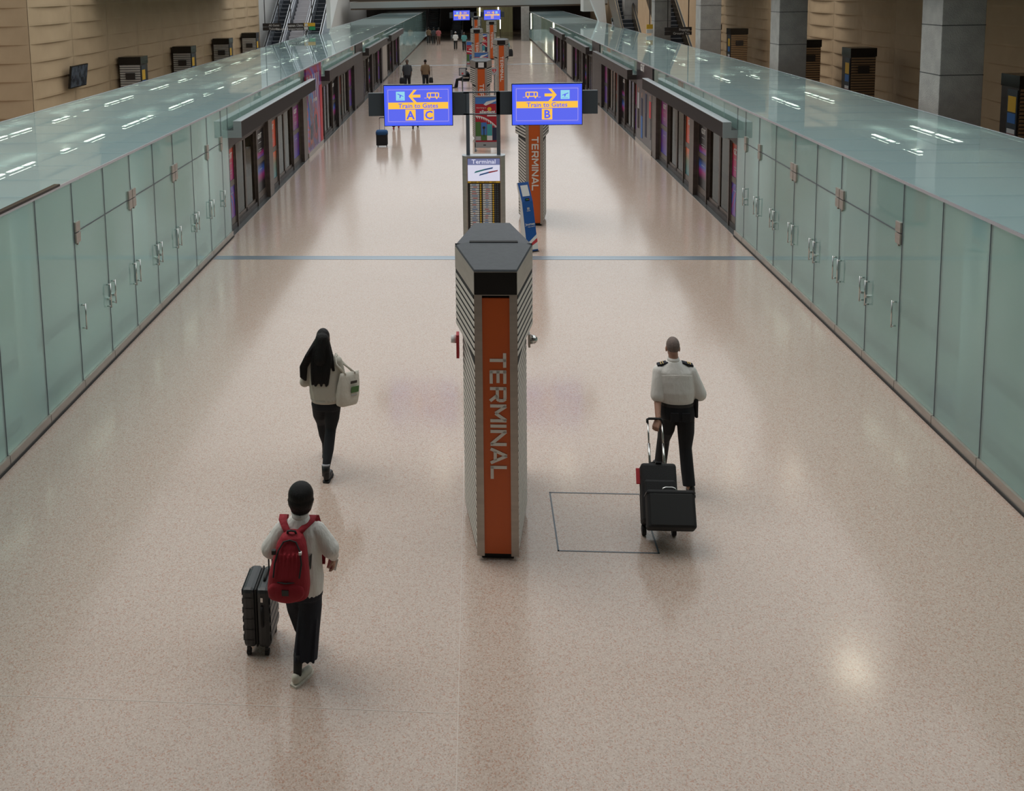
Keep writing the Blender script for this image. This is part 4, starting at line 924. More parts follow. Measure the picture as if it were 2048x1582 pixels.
s.loft([(2.155, 10.62, 1.00, .194, .135, 2.3), (2.155, 10.62, 1.06, .205, .15, 2.3), (2.15, 10.62, 1.15, .212, .152, 2.3), (2.14, 10.63, 1.26, .218, .14, 2.3), (2.135, 10.64, 1.36, .218, .12, 2.4), (2.13, 10.645, 1.42, .15, .095), (2.125, 10.65, 1.47, .075, .072)], 28)
for sh, el in (((1.955, 10.63, 1.345), (1.925, 10.565, 1.10)), ((2.315, 10.64, 1.345), (2.425, 10.625, 1.095))): s.cap(sh, el, .078, .083, 16)
shirt = organic('shirt', s, 'shirt', P, .009, 3)
obj('collar', MB().loft([(2.123, 10.65, 1.455, .074, .074), (2.122, 10.655, 1.50, .067, .066)], 20), 'shirt', P, world=True, smooth=True)
obj('back_yoke_seam', MB().tube([(1.96, 10.508, 1.345), (2.05, 10.500, 1.352), (2.14, 10.498, 1.355), (2.23, 10.502, 1.352), (2.31, 10.51, 1.345)], .0035, 6), 'shirt', shirt, world=True)
for sx, x0, x1 in ((-1, 2.05, 1.93), (1, 2.22, 2.345)):
    e = MB().add([(x0, 10.60, 1.447), (x1, 10.60, 1.412), (x1, 10.67, 1.412), (x0, 10.67, 1.447), (x0, 10.60, 1.462), (x1, 10.60, 1.43), (x1, 10.67, 1.43), (x0, 10.67, 1.462)], [(0, 1, 2, 3), (4, 5, 6, 7), (0, 1, 5, 4), (2, 3, 7, 6), (1, 2, 6, 5), (0, 3, 7, 4)])
    ep = obj('epaulette', e, 'navy', P, world=True)
    st = MB()
    for q in (.3, .5):
        xa = x1+(x0-x1)*q; za = 1.431+(1.462-1.43)*q; st.box(min(xa, xa+.008), xa+.008, 10.60, 10.67, za, za+.003)
    obj('gold_stripe', st, 'gold', ep, world=True)
t = MB()
t.loft([(2.155, 10.62, 1.04, .190, .130, 2.3), (2.158, 10.62, .98, .198, .142, 2.3), (2.165, 10.615, .89, .206, .150, 2.3), (2.17, 10.61, .83, .197, .140, 2.3)], 28)
t.tube([(2.262, 10.61, .88), (2.27, 10.61, .66), (2.265, 10.60, .48), (2.275, 10.53, .26), (2.285, 10.47, .10)], [.105, .098, .075, .076, .073], 18)
t.tube([(2.068, 10.62, .88), (2.06, 10.70, .66), (2.055, 10.82, .48), (2.05, 10.90, .26), (2.045, 10.95, .10)], [.105, .098, .075, .074, .072], 18)
tr_ = organic('trousers', t, 'trouser', P, .009, 3)
obj('belt', MB().loft([(2.156, 10.62, .99, .203, .146, 2.3), (2.156, 10.62, 1.025, .202, .143, 2.3)], 28), 'shoe_black', P, world=True)
obj('back_pocket', MB().box(2.06, 2.15, 10.455, 10.472, .84, .94).box(2.19, 2.28, 10.455, 10.472, .84, .94), 'trouser', tr_, world=True)
obj('holster', MB().box(2.365, 2.40, 10.56, 10.68, .84, 1.06), 'case_black', P, world=True, bevel=.01)
shoe('shoe', 'shoe_black', P, (2.30, 10.40, 0), (.15, 1), .29, .048, .09); shoe('shoe', 'shoe_black', P, (2.045, 10.88, 0), (-.1, 1), .29, .048, .09)

P.location.y -= .11; P.scale = (.93, 1, 1)
# --- pilot's luggage: leaning wheeled bag, flight case hung on it ------------
def frame3(o, a, x):        # matrix from axes: a = long axis, x = width axis
    a = Vector(a).normalized(); x = Vector(x).normalized(); n = a.cross(x); return Matrix(((x.x, n.x, a.x, o[0]), (x.y, n.y, a.y, o[1]), (x.z, n.z, a.z, o[2]), (0, 0, 0, 1)))
BG = thing('wheeled_bag', 'tall black wheeled cabin bag leaning behind the man in uniform', 'suitcase', (1.80, 9.62, 0))
F3 = frame3((1.80, 9.56, .055), (.06, .66, .75), (1, 0, 0))   # y points down and forward, away from the camera
def fb(x0, x1, y0, y1, z0, z1): return MB().box(x0, x1, y0, y1, z0, z1, F3)
# width x, thickness y (negative = towards the camera side), length z
obj('case', fb(-.18, .18, -.23, 0, .02, .60), 'case_black', BG, world=True, bevel=.03)
obj('front_pocket', fb(-.155, .155, -.275, -.22, .05, .42), 'case_black', BG, world=True, bevel=.02)
zp = MB(); pts = [(-.17, -.19, .05), (-.17, -.19, .585), (.17, -.19, .585), (.17, -.19, .05)]; zp.tube([F3@Vector(p) for p in pts], .006, 6); obj('zip', zp, 'shoe_black', BG, world=True)
obj('top_grip', MB().tube([F3@Vector(p) for p in ((-.07, -.06, .60), (-.06, -.06, .635), (0, -.06, .65), (.06, -.06, .635), (.07, -.06, .60))], .012, 8), 'case_black', BG, world=True, smooth=True)
obj('top_strap', fb(-.03, .03, -.24, -.02, .595, .608), 'shoe_black', BG, world=True)
rod = MB()
for x in (-.06, .09): rod.tube([F3@Vector((x, -.03, .58)), F3@Vector((x, -.03, .85))], .013, 8); rod.tube([F3@Vector((x, -.03, .83)), F3@Vector((x, -.03, 1.09))], .009, 8)
hd = obj('pull_handle', rod, 'chrome', BG, world=True, smooth=True)
obj('grip', MB().tube([F3@Vector(p) for p in ((-.065, -.03, 1.07), (-.065, -.03, 1.105), (-.045, -.03, 1.115), (.075, -.03, 1.115), (.095, -.03, 1.105), (.095, -.03, 1.07))], .014, 8), 'rubber', hd, world=True, smooth=True)
for x in (-.15, .15):
    c = F3@Vector((x, -.03, .0)); obj('wheel', MB().tube([(c.x-.02, c.y, .05), (c.x+.02, c.y, .05)], .048, 16), 'rubber', BG, world=True)
obj('luggage_tag', MB().box(-.225, -.185, -.16, -.145, .40, .56, F3), 'print_red', BG, world=True, bevel=.004)
obj('side_clip', MB().box(-.188, -.18, -.12, -.09, .3, .42, F3).box(-.188, -.18, -.15, -.06, .47, .485, F3), 'chrome', BG, world=True)
CS = thing('flight_case', 'boxy black flight case hung on the front of the wheeled bag', 'case', (1.90, 9.55, 0))
obj('case', MB().box(-.165, .305, -.46, -.28, -.08, .28, F3), 'case_black', CS, world=True, bevel=.02)
obj('front_panel', MB().box(-.14, .28, -.468, -.455, -.06, .24, F3), 'rubber', CS, world=True, bevel=.006)
obj('lid_edge', MB().box(-.17, .31, -.465, -.275, .245, .255, F3), 'shoe_black', CS, world=True)
obj('carry_handle', MB().tube([F3@Vector(p) for p in ((.005, -.37, .28), (.01, -.37, .31), (.04, -.37, .32), (.10, -.37, .32), (.13, -.37, .31), (.135, -.37, .28))], .009, 8), 'chrome', CS, world=True, smooth=True)

# --- woman with long hair and tote ------------------------------------------
Wm = thing('person', 'woman with very long dark hair, oatmeal sweater and black leggings walking away', 'person', (-1.78, 10.8, 0))
b = MB(); T = head(b, (-1.825, 10.88, 1.56), .95, -.15)
b.cap((-1.82, 10.84, 1.40), (-1.823, 10.86, 1.52), .048, .046)
b.loft([(-1.80, 10.82, .90, .14, .10), (-1.81, 10.82, 1.10, .125, .09), (-1.815, 10.83, 1.28, .15, .09), (-1.82, 10.84, 1.40, .08, .06)])
b.cap((-1.985, 10.83, 1.30), (-2.05, 10.80, 1.06), .045, .038); b.cap((-2.05, 10.80, 1.06), (-1.95, 11.0, 1.12), .036, .026)
b.cap((-1.655, 10.83, 1.30), (-1.61, 10.84, 1.06), .045, .038); b.cap((-1.61, 10.84, 1.06), (-1.68, 11.03, 1.10), .036, .026)
b.cap((-1.87, 10.82, .9), (-1.90, 11.0, .48), .07, .05); b.cap((-1.90, 11.0, .48), (-1.87, 11.10, .12), .045, .03)
b.cap((-1.74, 10.82, .9), (-1.755, 10.80, .48), .07, .05); b.cap((-1.755, 10.80, .48), (-1.775, 10.52, .14), .045, .03)
hand(b, (-1.95, 11.0, 1.12), (.5, .8, .2), (.7, -.5, 0), .5, 1, .165); hand(b, (-1.68, 11.03, 1.10), (-.5, .8, .2), (-.7, -.5, 0), .5, -1, .165)
organic('body', b, 'skin', Wm, .0065, 3); eyes(T, Wm, .95)
s = MB()
s.loft([(-1.80, 10.81, .85, .165, .125, 2.2), (-1.80, 10.81, .89, .185, .142, 2.2), (-1.805, 10.81, .96, .19, .145, 2.2), (-1.81, 10.815, 1.08, .178, .135, 2.2), (-1.815, 10.825, 1.22, .185, .12, 2.2), (-1.82, 10.835, 1.32, .175, .10, 2.2), (-1.82, 10.84, 1.38, .11, .08), (-1.82, 10.845, 1.42, .06, .055)], 28)
for a, e_, f_ in (((-1.975, 10.83, 1.30), (-2.045, 10.80, 1.06), (-1.96, 10.98, 1.115)), ((-1.665, 10.83, 1.30), (-1.615, 10.84, 1.06), (-1.675, 11.01, 1.095))): s.cap(a, e_, .068, .062, 16); s.cap(e_, f_, .060, .042, 14)
for i in range(7):   # soft folds falling across the back
    x = -1.96+i*.045; s.cap((x, 10.690+.010*abs(i-3), 1.12-.02*i), (x+.05, 10.675+.008*abs(i-3), .88), .012, .018, 8)
sw_ = organic('sweater', s, 'sweater', Wm, .0085, 5)
obj('hem_band', MB().loft([(-1.80, 10.81, .835, .172, .130, 2.2), (-1.80, 10.81, .88, .186, .145, 2.2)], 28), 'sweater', sw_, world=True, smooth=True)
t = MB(); t.loft([(-1.80, 10.81, .90, .16, .12, 2.2), (-1.80, 10.81, .80, .178, .132, 2.2), (-1.80, 10.81, .74, .165, .125, 2.2)], 24)
t.tube([(-1.715, 10.81, .80), (-1.74, 10.81, .62), (-1.757, 10.80, .48), (-1.767, 10.66, .30), (-1.778, 10.51, .15)], [.092, .088, .064, .062, .044], 16)
t.tube([(-1.885, 10.81, .80), (-1.895, 10.90, .62), (-1.90, 11.0, .48), (-1.885, 11.05, .30), (-1.87, 11.10, .15)], [.092, .085, .060, .058, .042], 16)
organic('leggings', t, 'trouser', Wm, .0085, 3)
for hx, hy, dr, ax, ay, pt in ((-1.775, 10.44, (.12, 1), -1.778, 10.50, 0), (-1.87, 11.04, (-.12, 1), -1.87, 11.10, 0)):
    bo = shoe('boot', 'shoe_black', Wm, (hx, hy, 0), dr, .25, .043, .10)
    obj('shaft', MB().tube([(ax, ay-.01, .07), (ax, ay, .19)], [.045, .048], 16), 'shoe_black', bo, world=True, smooth=True)
    obj('cuff', MB().tube([(ax, ay, .185), (ax, ay+.003, .197)], [.047, .046], 16), 'print_grey', bo, world=True)
hr = MB(); hr.ell(T(0, -.012, .024), (.080, .098, .100), 20, 14)
hr.cap((-1.825, 10.80, 1.58), (-1.84, 10.74, 1.36), .080, .082, 16)
for i in range(11):   # strands of the fall down the back
    u = i/10-.5; x = -1.83+u*.19; zb = 1.075+.02*math.sin(i*2.1)
    hr.tube([(-1.825+u*.10, 10.79, 1.58), (x, 10.735, 1.38), (x-.005+.01*math.sin(i), 10.690, 1.22), (x-.008+.012*math.sin(i*1.7), 10.672, zb)], [.034, .032, .025, .014], 8)
for i in range(5):    # lock falling over the left shoulder
    hr.tube([(-1.87, 10.82, 1.58), (-1.95-.010*i, 10.77-.01*i, 1.40), (-2.02-.012*i, 10.75, 1.26), (-2.055-.012*i+.03, 10.735, 1.10+.01*i)], [.035, .032, .026, .016], 8)
for i in range(2): hr.tube([(-1.78, 10.82, 1.58), (-1.715, 10.76, 1.38), (-1.695+.01*i, 10.73, 1.22)], [.036, .028, .012], 8)
organic('hair', hr, 'hair', Wm, .008, 1)
TB = thing('tote_bag', 'cream canvas tote bag hanging from the right shoulder of the long-haired woman', 'bag', (-1.53, 10.80, .75))
Rt = Matrix.Translation((-1.535, 10.80, .99))@Matrix.Rotation(math.radians(52), 4, 'Z')@Matrix.Rotation(math.radians(9), 4, 'Y')
tb = MB(); rings = []
for z, wd, th in ((-.19, .135, .055), (-.17, .15, .06), (-.08, .165, .06), (.05, .165, .045), (.14, .155, .025), (.19, .15, .012)):
    rings.append([Rt@Vector((math.copysign(abs(math.cos(2*PI*k/24))**.45, math.cos(2*PI*k/24))*wd, math.copysign(abs(math.sin(2*PI*k/24))**.6, math.sin(2*PI*k/24))*th, z)) for k in range(24)])
tb.rings(rings); obj('bag_body', tb, 'tote', TB, world=True, smooth=True)
for dy in (-.02, .02):
    obj('strap', MB().tube([Rt@Vector((-.08, dy, .17)), (-1.655+dy*.3, 10.77+dy, 1.30), (-1.675, 10.83+dy, 1.385), (-1.64, 10.88+dy, 1.30), Rt@Vector((.08, dy, .17))], .012, 6), 'tote', TB, world=True, smooth=True)
M4 = Rt
for (x0, x1, z0, z1, m, nm) in ((-.03, .07, .07, .10, 'dark', 'print'), (-.01, .11, -.04, .03, 'leaf', 'print'), (0, .09, -.075, -.068, 'print_grey', 'print')):
    obj(nm, MB().box(x0, x1, -.066, -.060, z0, z1, M4), m, TB, world=True)

# --- person with red backpack and suitcase ------------------------------------
Gp = thing('person', 'person with short black bob, cream blouse and wide black trousers, wearing a red backpack', 'person', (-1.48, 7.4, 0))
b = MB(); T = head(b, (-1.478, 7.50, 1.475), .95, -.10)
b.cap((-1.487, 7.46, 1.32), (-1.48, 7.48, 1.43), .048, .046)
b.loft([(-1.48, 7.44, .88, .14, .10), (-1.485, 7.44, 1.05, .13, .09), (-1.487, 7.45, 1.20, .15, .09), (-1.487, 7.46, 1.31, .08, .06)])
b.cap((-1.655, 7.45, 1.23), (-1.765, 7.45, 1.04), .043, .038); b.cap((-1.765, 7.45, 1.04), (-1.805, 7.60, .965), .036, .026)
b.cap((-1.33, 7.45, 1.22), (-1.215, 7.45, 1.05), .043, .038); b.cap((-1.215, 7.45, 1.05), (-1.21, 7.50, .955), .036, .026)
b.cap((-1.55, 7.44, .85), (-1.58, 7.62, .45), .07, .05); b.cap((-1.58, 7.62, .45), (-1.56, 7.72, .1), .045, .03)
b.cap((-1.42, 7.44, .85), (-1.455, 7.40, .45), .07, .05); b.cap((-1.455, 7.40, .45), (-1.515, 7.265, .12), .045, .03)
hand(b, (-1.805, 7.60, .965), (-.02, .35, -.25), (0, -.3, -.9), 1.0, 1, .16)
hand(b, (-1.21, 7.50, .955), (.02, .25, -.95), (-1, .1, 0), .45, -1, .165)
organic('body', b, 'skin', Gp, .0065, 3); eyes(T, Gp, .95)
hr = MB(); hr.ell(T(0, -.012, .022), (.112, .112, .108), 22, 16); hr.ell(T(0, -.035, -.030), (.110, .088, .085), 20, 14)
for i in range(13):
    a = PI*(1.0+i/12); x, y = math.cos(a)*.096, math.sin(a)*.085-.012
    hr.tube([T(x*.6, y*.8, .06), T(x*1.05, y*1.02, -.02), T(x*.85, y*.85, -.105-.02*math.sin(i*PI/12))], [.026, .024, .013], 8)
organic('hair', hr, 'hair', Gp, .007, 2)
s = MB()
s.loft([(-1.47, 7.44, .69, .170, .135, 2.2), (-1.472, 7.44, .80, .182, .145, 2.2), (-1.48, 7.44, .95, .178, .138, 2.2), (-1.485, 7.445, 1.10, .182, .125, 2.2), (-1.487, 7.45, 1.20, .185, .110, 2.2), (-1.487, 7.455, 1.27, .14, .09, 2.1), (-1.487, 7.46, 1.33, .072, .068)], 28)
s.cap((-1.64, 7.45, 1.215), (-1.75, 7.445, 1.05), .074, .086, 16); s.cap((-1.755, 7.445, 1.05), (-1.79, 7.56, .975), .082, .060, 16)
s.cap((-1.33, 7.45, 1.215), (-1.225, 7.445, 1.06), .070, .080, 16); s.cap((-1.225, 7.445, 1.06), (-1.207, 7.49, .975), .076, .048, 16)
bl = organic('blouse', s, 'blouse', Gp, .0085, 3)
obj('ruffled_collar', MB().loft([(-1.487, 7.46, 1.30, .082, .080), (-1.486, 7.465, 1.335, .070, .070), (-1.485, 7.468, 1.365, .080, .078)], 24), 'blouse', bl, world=True, smooth=True)
obj('cuff', MB().tube([(-1.208, 7.49, .985), (-1.208, 7.50, .950)], [.036, .034], 16), 'blouse', bl, world=True, smooth=True)
t = MB(); t.loft([(-1.475, 7.44, .88, .16, .12, 2.2), (-1.475, 7.44, .74, .178, .140, 2.2), (-1.475, 7.44, .66, .172, .135, 2.2)], 24)
t.tube([(-1.405, 7.44, .74), (-1.415, 7.43, .56), (-1.435, 7.39, .38), (-1.455, 7.33, .17)], [.098, .102, .103, .107], 20)
t.tube([(-1.55, 7.45, .74), (-1.565, 7.54, .56), (-1.57, 7.62, .42), (-1.53, 7.70, .20)], [.098, .098, .098, .100], 20)
for i in range(4): t.cap((-1.50+i*.05, 7.345, .50), (-1.52+i*.05, 7.235+.004*i, .19), .010, .014, 8)
organic('trousers', t, 'navy', Gp, .0085, 3)
obj('sock', MB().tube([(-1.515, 7.255, .07), (-1.505, 7.28, .24)], [.036, .042], 14), 'rubber', Gp, world=True, smooth=True)
sh = shoe('shoe', 'shoe_cream', Gp, (-1.545, 7.195, 0), (.62, 1), .255, .044, .065, sole='tote'); shoe('shoe', 'shoe_cream', Gp, (-1.56, 7.66, 0), (0, 1), .25, .044, .065, sole='tote')
Gp.location.y -= .03; Gp.scale = (.94, 1, 1)
BP = thing('backpack', 'red canvas backpack with black zips worn by the person with the bob', 'backpack', (-1.535, 7.27, .62))
bk = MB(); rings = []
for z, cx, rx, ry, cy in ((.60, -1.56, .135, .09, 7.235), (.61, -1.558, .163, .112, 7.23), (.70, -1.555, .172, .120, 7.225), (.85, -1.548, .160, .115, 7.225), (1.0, -1.535, .136, .10, 7.245), (1.10, -1.53, .118, .085, 7.265), (1.17, -1.525, .085, .07, 7.285), (1.20, -1.523, .04, .04, 7.29)):
    bk.loft([]) if False else rings.append([Vector((cx+math.copysign(abs(math.cos(2*PI*k/28))**.7, math.cos(2*PI*k/28))*rx, cy+math.copysign(abs(math.sin(2*PI*k/28))**.75, math.sin(2*PI*k/28))*ry, z)) for k in range(28)])
bk.rings(rings)
for i in range(5): bk.cap((-1.60+i*.035, 7.150+.004*abs(i-2), 1.06), (-1.605+i*.033, 7.128, .86), .007, .012, 8)
pb = organic('pack', bk, 'red_bag', BP, .008, 2)
pk = MB(); pk.ell((-1.56, 7.130, .71), (.15, .045, .115), 22, 12); organic('front_pocket', pk, 'red_bag', BP, .007, 1)
zz = MB(); zz.tube([(-1.665, 7.150, .80), (-1.62, 7.115, .812), (-1.555, 7.098, .812), (-1.49, 7.115, .812), (-1.445, 7.150, .80)], .006, 6); obj('pocket_zip', zz, 'rubber', BP, world=True)
zz = MB(); zz.tube([(-1.655, 7.112, .86), (-1.645, 7.138, .98), (-1.617, 7.168, 1.09), (-1.58, 7.200, 1.155), (-1.53, 7.205, 1.17), (-1.48, 7.200, 1.155), (-1.445, 7.168, 1.09), (-1.43, 7.138, .98), (-1.445, 7.110, .86)], .007, 6); obj('main_zip', zz, 'rubber', BP, world=True)
obj('haul_loop', MB().tube([(-1.56, 7.27, 1.19), (-1.555, 7.255, 1.225), (-1.525, 7.25, 1.235), (-1.495, 7.255, 1.225), (-1.49, 7.27, 1.19)], .010, 8), 'rubber', BP, world=True, smooth=True)
obj('label_patch', MB().box(-1.585, -1.53, 7.082, 7.092, .70, .755), 'black', BP, world=True)
obj('side_buckle', MB().box(-1.452, -1.43, 7.15, 7.175, 1.06, 1.085), 'white', BP, world=True); obj('side_buckle', MB().box(-1.672, -1.64, 7.16, 7.19, 1.05, 1.09), 'rubber', BP, world=True)
for sx, x0, x1, nm in ((-1, -1.545, -1.625, 'l'), (1, -1.50, -1.39, 'r')):
    r_ = []
    for q, (x, y, z) in enumerate(((x0, 7.285, 1.235), ((x0+x1)/2, 7.325, 1.28), (x1, 7.40, 1.305), (x1+sx*.005, 7.47, 1.315), (x1+sx*.01, 7.55, 1.27), (x1+sx*.03, 7.585, 1.15), (x1+sx*.06, 7.55, 1.0), (x1+sx*.07, 7.42, .92))):
        z = .62+(z-.782)/.85
        r_.append([V(x-.032, y-.004, z+.006), V(x+.032, y-.004, z+.006), V(x+.032, y+.004, z-.006), V(x-.032, y+.004, z-.006)])
    obj('shoulder_strap', MB().rings(r_), 'red_bag', BP, world=True, smooth=True)
    obj('webbing', MB().add([V(x1+sx*.07, 7.42, .98), V(x1+sx*.07, 7.42, .90), V(x1+sx*.0, 7.28, .82), V(x1+sx*.0, 7.28, .96)], [(0, 1, 2, 3)]), 'rubber', BP, world=True)
pp = thing('passport', 'dull red passport with white card held in the right hand of the backpacked person', 'passport', (-1.25, 7.50, .86))
Rp = Matrix.Translation((-1.245, 7.50, .875))@Matrix.Rotation(math.radians(14), 4, 'Y')
obj('cover', MB().box(-.035, .025, -.006, .002, -.045, .045, Rp), 'pass_red', pp, world=True); obj('card', MB().box(-.015, .045, .002, .006, -.055, .05, Rp), 'white', pp, world=True)

BP.scale = (1, 1, .85); BP.location.z = .782
# --- grey four-wheeled suitcase ---------------------------------------------
SC = thing('suitcase', 'upright dark grey four-wheeled suitcase with ribbed shell beside the red backpack', 'suitcase', (-1.91, 7.70, 0))
cs = MB(); x0, x1, y0, y1, z0, z1 = -.118, .118, -.185, .185, .075, .61
obj('shell', MB().box(x0, -.006, y0, y1, z0, z1), 'case_grey', SC, bevel=.035); obj('shell', MB().box(.006, x1, y0, y1, z0, z1), 'case_grey', SC, bevel=.035)
obj('zip_band', MB().box(-.010, .010, y0+.006, y1-.006, z0+.006, z1-.004), 'rubber', SC, bevel=.02)
rb = MB()
for sx in (-1, 1):
    for i in range(6): rb.box(min(sx*.117, sx*.122), max(sx*.117, sx*.122), -.16, .16, .13+i*.082, .13+i*.082+.052)
obj('ribs', rb, 'case_grey', SC, bevel=.002)
ed = MB()
for i in range(5): ed.box(-.112, -.014, y0-.003, y0, .15+i*.095, .153+i*.095)
obj('groove', ed, 'rubber', SC)
gp = MB(); gp.tube([(.055, y0-.004, .28), (.055, y0-.028, .31), (.055, y0-.028, .43), (.055, y0-.004, .46)], .012, 8); obj('side_grip', gp, 'rubber', SC, smooth=True)
gp = MB(); gp.tube([(.055, -.06, z1+.0), (.055, -.04, z1+.018), (.055, .07, z1+.018), (.055, .09, z1)], .012, 8); obj('top_grip', gp, 'rubber', SC, smooth=True)
obj('lock', MB().box(.045, .065, y0-.006, y0, .50, .54), 'chrome', SC)
rd = MB(); [rd.tube([(.098, y, z1-.05), (.098, y, .955)], .007, 8) for y in (-.055, .075)]
rdo = obj('pull_handle', rd, 'rubber', SC, smooth=True); obj('grip', MB().box(.085, .112, -.07, .09, .95, .98), 'rubber', rdo, bevel=.008)
for sx in (-1, 1):
    for sy in (-1, 1):
        wx, wy = sx*.078, sy*.15; w1 = obj('wheel', MB().tube([(wx-.017, wy, .028), (wx+.017, wy, .028)], .028, 16), 'rubber', SC); obj('fork', MB().box(wx-.014, wx+.014, wy-.02, wy+.014, .03, .078), 'shoe_black', w1)

# --- simple builder for people seen small -----------------------------------
def walker(lb, x, y, H, face, shirt_m, trou_m, skin_m='skin_dark', hair_m='hair', stride=.12, shoe_m='shoe_black', shirt_long=False, robe=False):
    """face: +1 walks away from the camera, -1 walks towards it"""
    p = thing('person', lb, 'person', (x, y, 0), rotz=0 if face > 0 else PI); k = H/1.75
    S = lambda *a: tuple(v*k for v in a)
    b = MB(); T = head(b, S(0, .02, 1.63), k); b.cap(S(0, 0, 1.47), S(0, .01, 1.57), .055*k, .052*k); b.loft([S(0, 0, .95, .15, .1), S(0, 0, 1.15, .16, .1), S(0, 0, 1.35, .17, .1), S(0, 0, 1.46, .08, .06)])
    for s in (-1, 1):
        b.cap(S(s*.18, 0, 1.38), S(s*.22, -.04, 1.12), .045*k, .04*k, 8); b.cap(S(s*.22, -.04, 1.12), S(s*.21, .08, .90), .038*k, .028*k, 8); hand(b, S(s*.21, .08, .90), (0, .2, -1), (-s, 0, 0), .4, -s, .17*k)
        b.cap(S(s*.09, 0, .92), S(s*.09, s*stride, .5), .07*k, .05*k, 8); b.cap(S(s*.09, s*stride, .5), S(s*.09, s*stride*1.8-.03, .1), .045*k, .035*k, 8)
    organic('body', b, skin_m, p, .012, 1, False)
    s_ = MB(); s_.loft([S(0, 0, .90 if not shirt_long else .7, .19, .14), S(0, 0, 1.1, .19, .14), S(0, 0, 1.32, .2, .12), S(0, 0, 1.42, .15, .1), S(0, 0, 1.48, .07, .07)])
    for s in (-1, 1): s_.cap(S(s*.175, 0, 1.38), S(s*.22, -.035, 1.15), .065*k, .062*k, 10)
    organic('shirt', s_, shirt_m, p, .013, 2, False)
    t_ = MB(); t_.loft([S(0, 0, .98, .17, .12), S(0, 0, .85, .185, .135), S(0, 0, .78, .17, .13)])
    for s in (-1, 1): t_.tube([S(s*.09, 0, .84), S(s*.09, s*stride, .5), S(s*.09, s*stride*1.8-.03, .11)], [.095*k, .078*k, .072*k], 12)
    organic('trousers', t_, trou_m, p, .013, 2, False)
    h_ = MB(); h_.ell(T(0, -.016, .03), (.081*k, .094*k, .096*k), 16, 10); obj('hair', h_, hair_m, p, smooth=True)
    for s in (-1, 1):
        m_ = MB(); fy = (s*stride*1.8-.09)*k; m_.cap((s*.09*k, fy, .05), (s*.09*k, fy+.16*k, .04), .042*k, .035*k, 10); obj('shoe', m_, shoe_m, p, smooth=True)
    return p
walker('silhouetted man in grey shirt, left of the pair above the AC screen', -3.76, 52.8, 1.78, -1, 'grey_shirt', 'trouser')
walker('man in tan shirt, right of the pair above the AC screen', -2.80, 53.4, 1.72, 1, 'brown_shirt', 'trouser')
walker('person mostly hidden behind the A C screen, red shoes showing below it', -3.25, 38.8, 1.66, 1, 'teal_shirt', 'skin_dark', shoe_m='board_red')
walker('person mostly hidden behind the A C screen, dark shoes showing below it', -2.48, 38.9, 1.66, 1, 'grey_shirt', 'navy')
walker('far figure in a pale headscarf under the distant left screen', -1.85, 88, 1.65, -1, 'white', 'black', hair_m='white', shirt_long=False)
walker('far figure in a pale teal shirt right of the pale headscarf', -1.05, 86, 1.7, -1, 'teal_shirt', 'black')
walker('far figure in a light shirt at the foot of the far left escalator', -4.75, 98, 1.7, 1, 'brown_shirt', 'black')
walker('far figure in dark clothes beside the far left escalator', -4.2, 97, 1.7, 1, 'grey_shirt', 'black')
walker('far figure in reddish clothes right of the far left escalator', -3.7, 96.5, 1.7, 1, 'pass_red', 'skin_dark')
walker('person in teal top with a large black bag right of the dark far pylon', 2.25, 74.0, 1.7, 1, 'teal_shirt', 'navy')
def handbag(loc, w_, h_, lb, m='case_black', drop=.25):
    t = thing('bag', lb, 'bag', loc); obj('body', MB().loft([(0, 0, 0, w_*.9, .07, 3), (0, 0, h_*.2, w_, .09, 3), (0, 0, h_*.8, w_*.9, .07, 3), (0, 0, h_, w_*.7, .03, 3)], 20), m, t, smooth=True)
    obj('strap', MB().tube([(-w_*.5, 0, h_*.9), (-w_*.3, 0, h_+drop), (w_*.3, 0, h_+drop), (w_*.5, 0, h_*.9)], .012, 6), m, t); return t
handbag((-4.02, 52.6, .47), .16, .34, 'black bag held by the silhouetted man in the grey shirt'); handbag((-2.50, 53.4, .42), .12, .3, 'dark shoulder bag of the man in the tan shirt', drop=.6); handbag((2.52, 73.9, .35), .24, .55, 'large black bag carried by the person in teal')
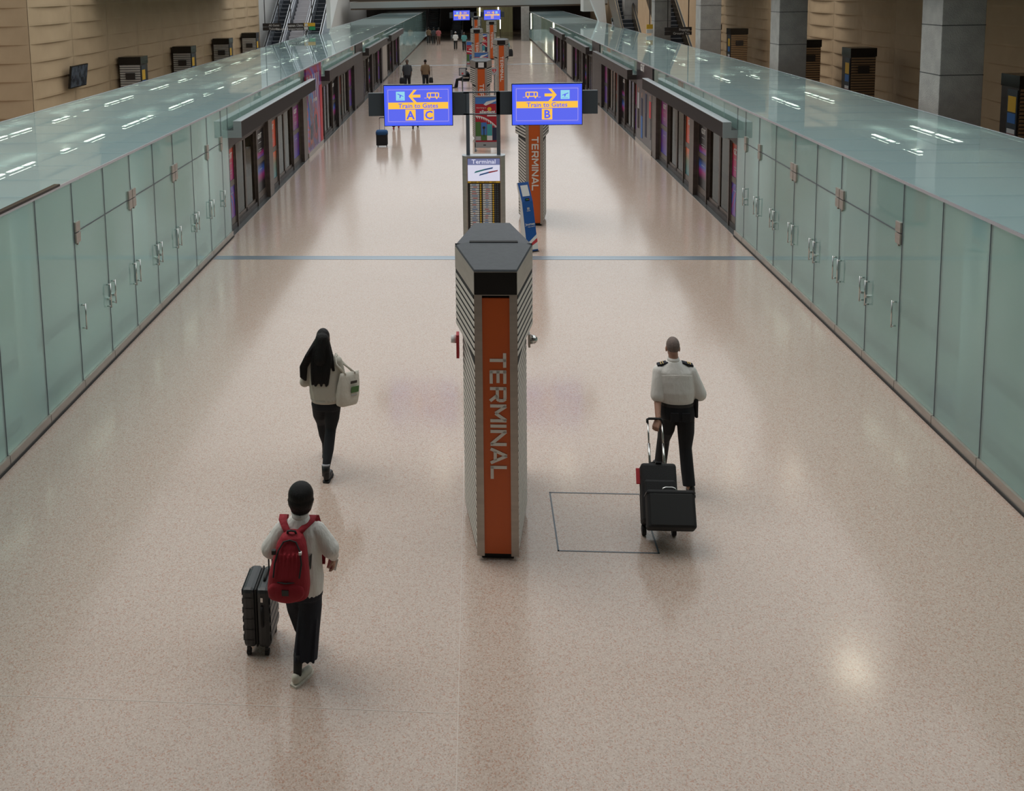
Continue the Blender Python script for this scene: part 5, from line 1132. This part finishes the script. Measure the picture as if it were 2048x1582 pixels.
# blue and black trolley case
TC = thing('trolley_case', 'blue and black trolley case standing on the floor below the A C screen', 'suitcase', (-3.40, 34.35, 0))
obj('case', MB().box(-.20, .20, -.14, .14, .05, .50), 'case_black', TC, bevel=.03); obj('blue_jacket', MB().loft([(0, 0, .44, .22, .17, 3), (0, 0, .54, .22, .17, 3), (0, 0, .60, .18, .13, 3)], 20), 'blue_bag', TC, smooth=True)
pg = obj('pull_handle', MB().tube([(-.09, .12, .5), (-.09, .12, 1.0)], .010, 8).tube([(.09, .12, .5), (.09, .12, 1.0)], .010, 8), 'chrome', TC); obj('grip', MB().tube([(-.09, .12, .99), (-.08, .12, 1.03), (.08, .12, 1.03), (.09, .12, .99)], .016, 8), 'rubber', pg)
for sx in (-.16, .16): obj('wheel', MB().tube([(sx-.015, .1, .03), (sx+.015, .1, .03)], .03, 12), 'rubber', TC)
# seated person
p = thing('person', 'dark figure sitting sideways on a seat left of the third pylon', 'person', (-.72, 54.6, 0)); p.scale = (1.15, 1, .84); b = MB()
T = head(b, (.06, 0, 1.22), .95, 0, PI/2); b.cap((.10, 0, 1.05), (.07, 0, 1.15), .05, .05); b.cap((.14, 0, .56), (.11, 0, 1.0), .12, .13)
for s in (-1, 1): b.cap((.12, s*.17, .97), (.05, s*.2, .74), .045, .04); b.cap((.05, s*.2, .74), (-.15, s*.13, .66), .038, .028); hand(b, (-.15, s*.13, .66), (-1, 0, -.1), (0, 0, -1), .3, s, .16)
for s, fx in ((-1, -.36), (1, -.30)): b.cap((.12, s*.09, .54), (-.32, s*.10, .55), .075, .055); b.cap((-.32, s*.10, .55), (fx-.04, s*.10, .1), .05, .035)
organic('body', b, 'skin_dark', p, .012, 1, True) if False else organic('body', b, 'skin_dark', p, .012, 1, False)
s_ = MB(); s_.cap((.14, 0, .58), (.11, 0, .98), .15, .15)
for s in (-1, 1): s_.cap((.12, s*.17, .97), (.05, s*.2, .74), .065, .055); s_.cap((.05, s*.2, .74), (-.13, s*.14, .665), .05, .04)
organic('jacket', s_, 'rubber', p, .013, 2, False)
t_ = MB()
for s, fx in ((-1, -.36), (1, -.30)): t_.cap((.12, s*.09, .55), (-.32, s*.10, .56), .095, .07); t_.cap((-.32, s*.10, .55), (fx-.04, s*.10, .12), .068, .06)
organic('trousers', t_, 'trouser', p, .013, 2, False)
h_ = MB(); h_.ell(T(0, -.016, .03), (.081, .094, .096), 16, 10, Matrix.Rotation(PI/2, 3, 'Z')); obj('hair', h_, 'hair', p, smooth=True)
for s, fx in ((-1, -.36), (1, -.30)): m_ = MB(); m_.cap((fx-.02, s*.10, .05), (fx-.18, s*.10, .04), .042, .035, 10); obj('shoe', m_, 'shoe_black', p, smooth=True)
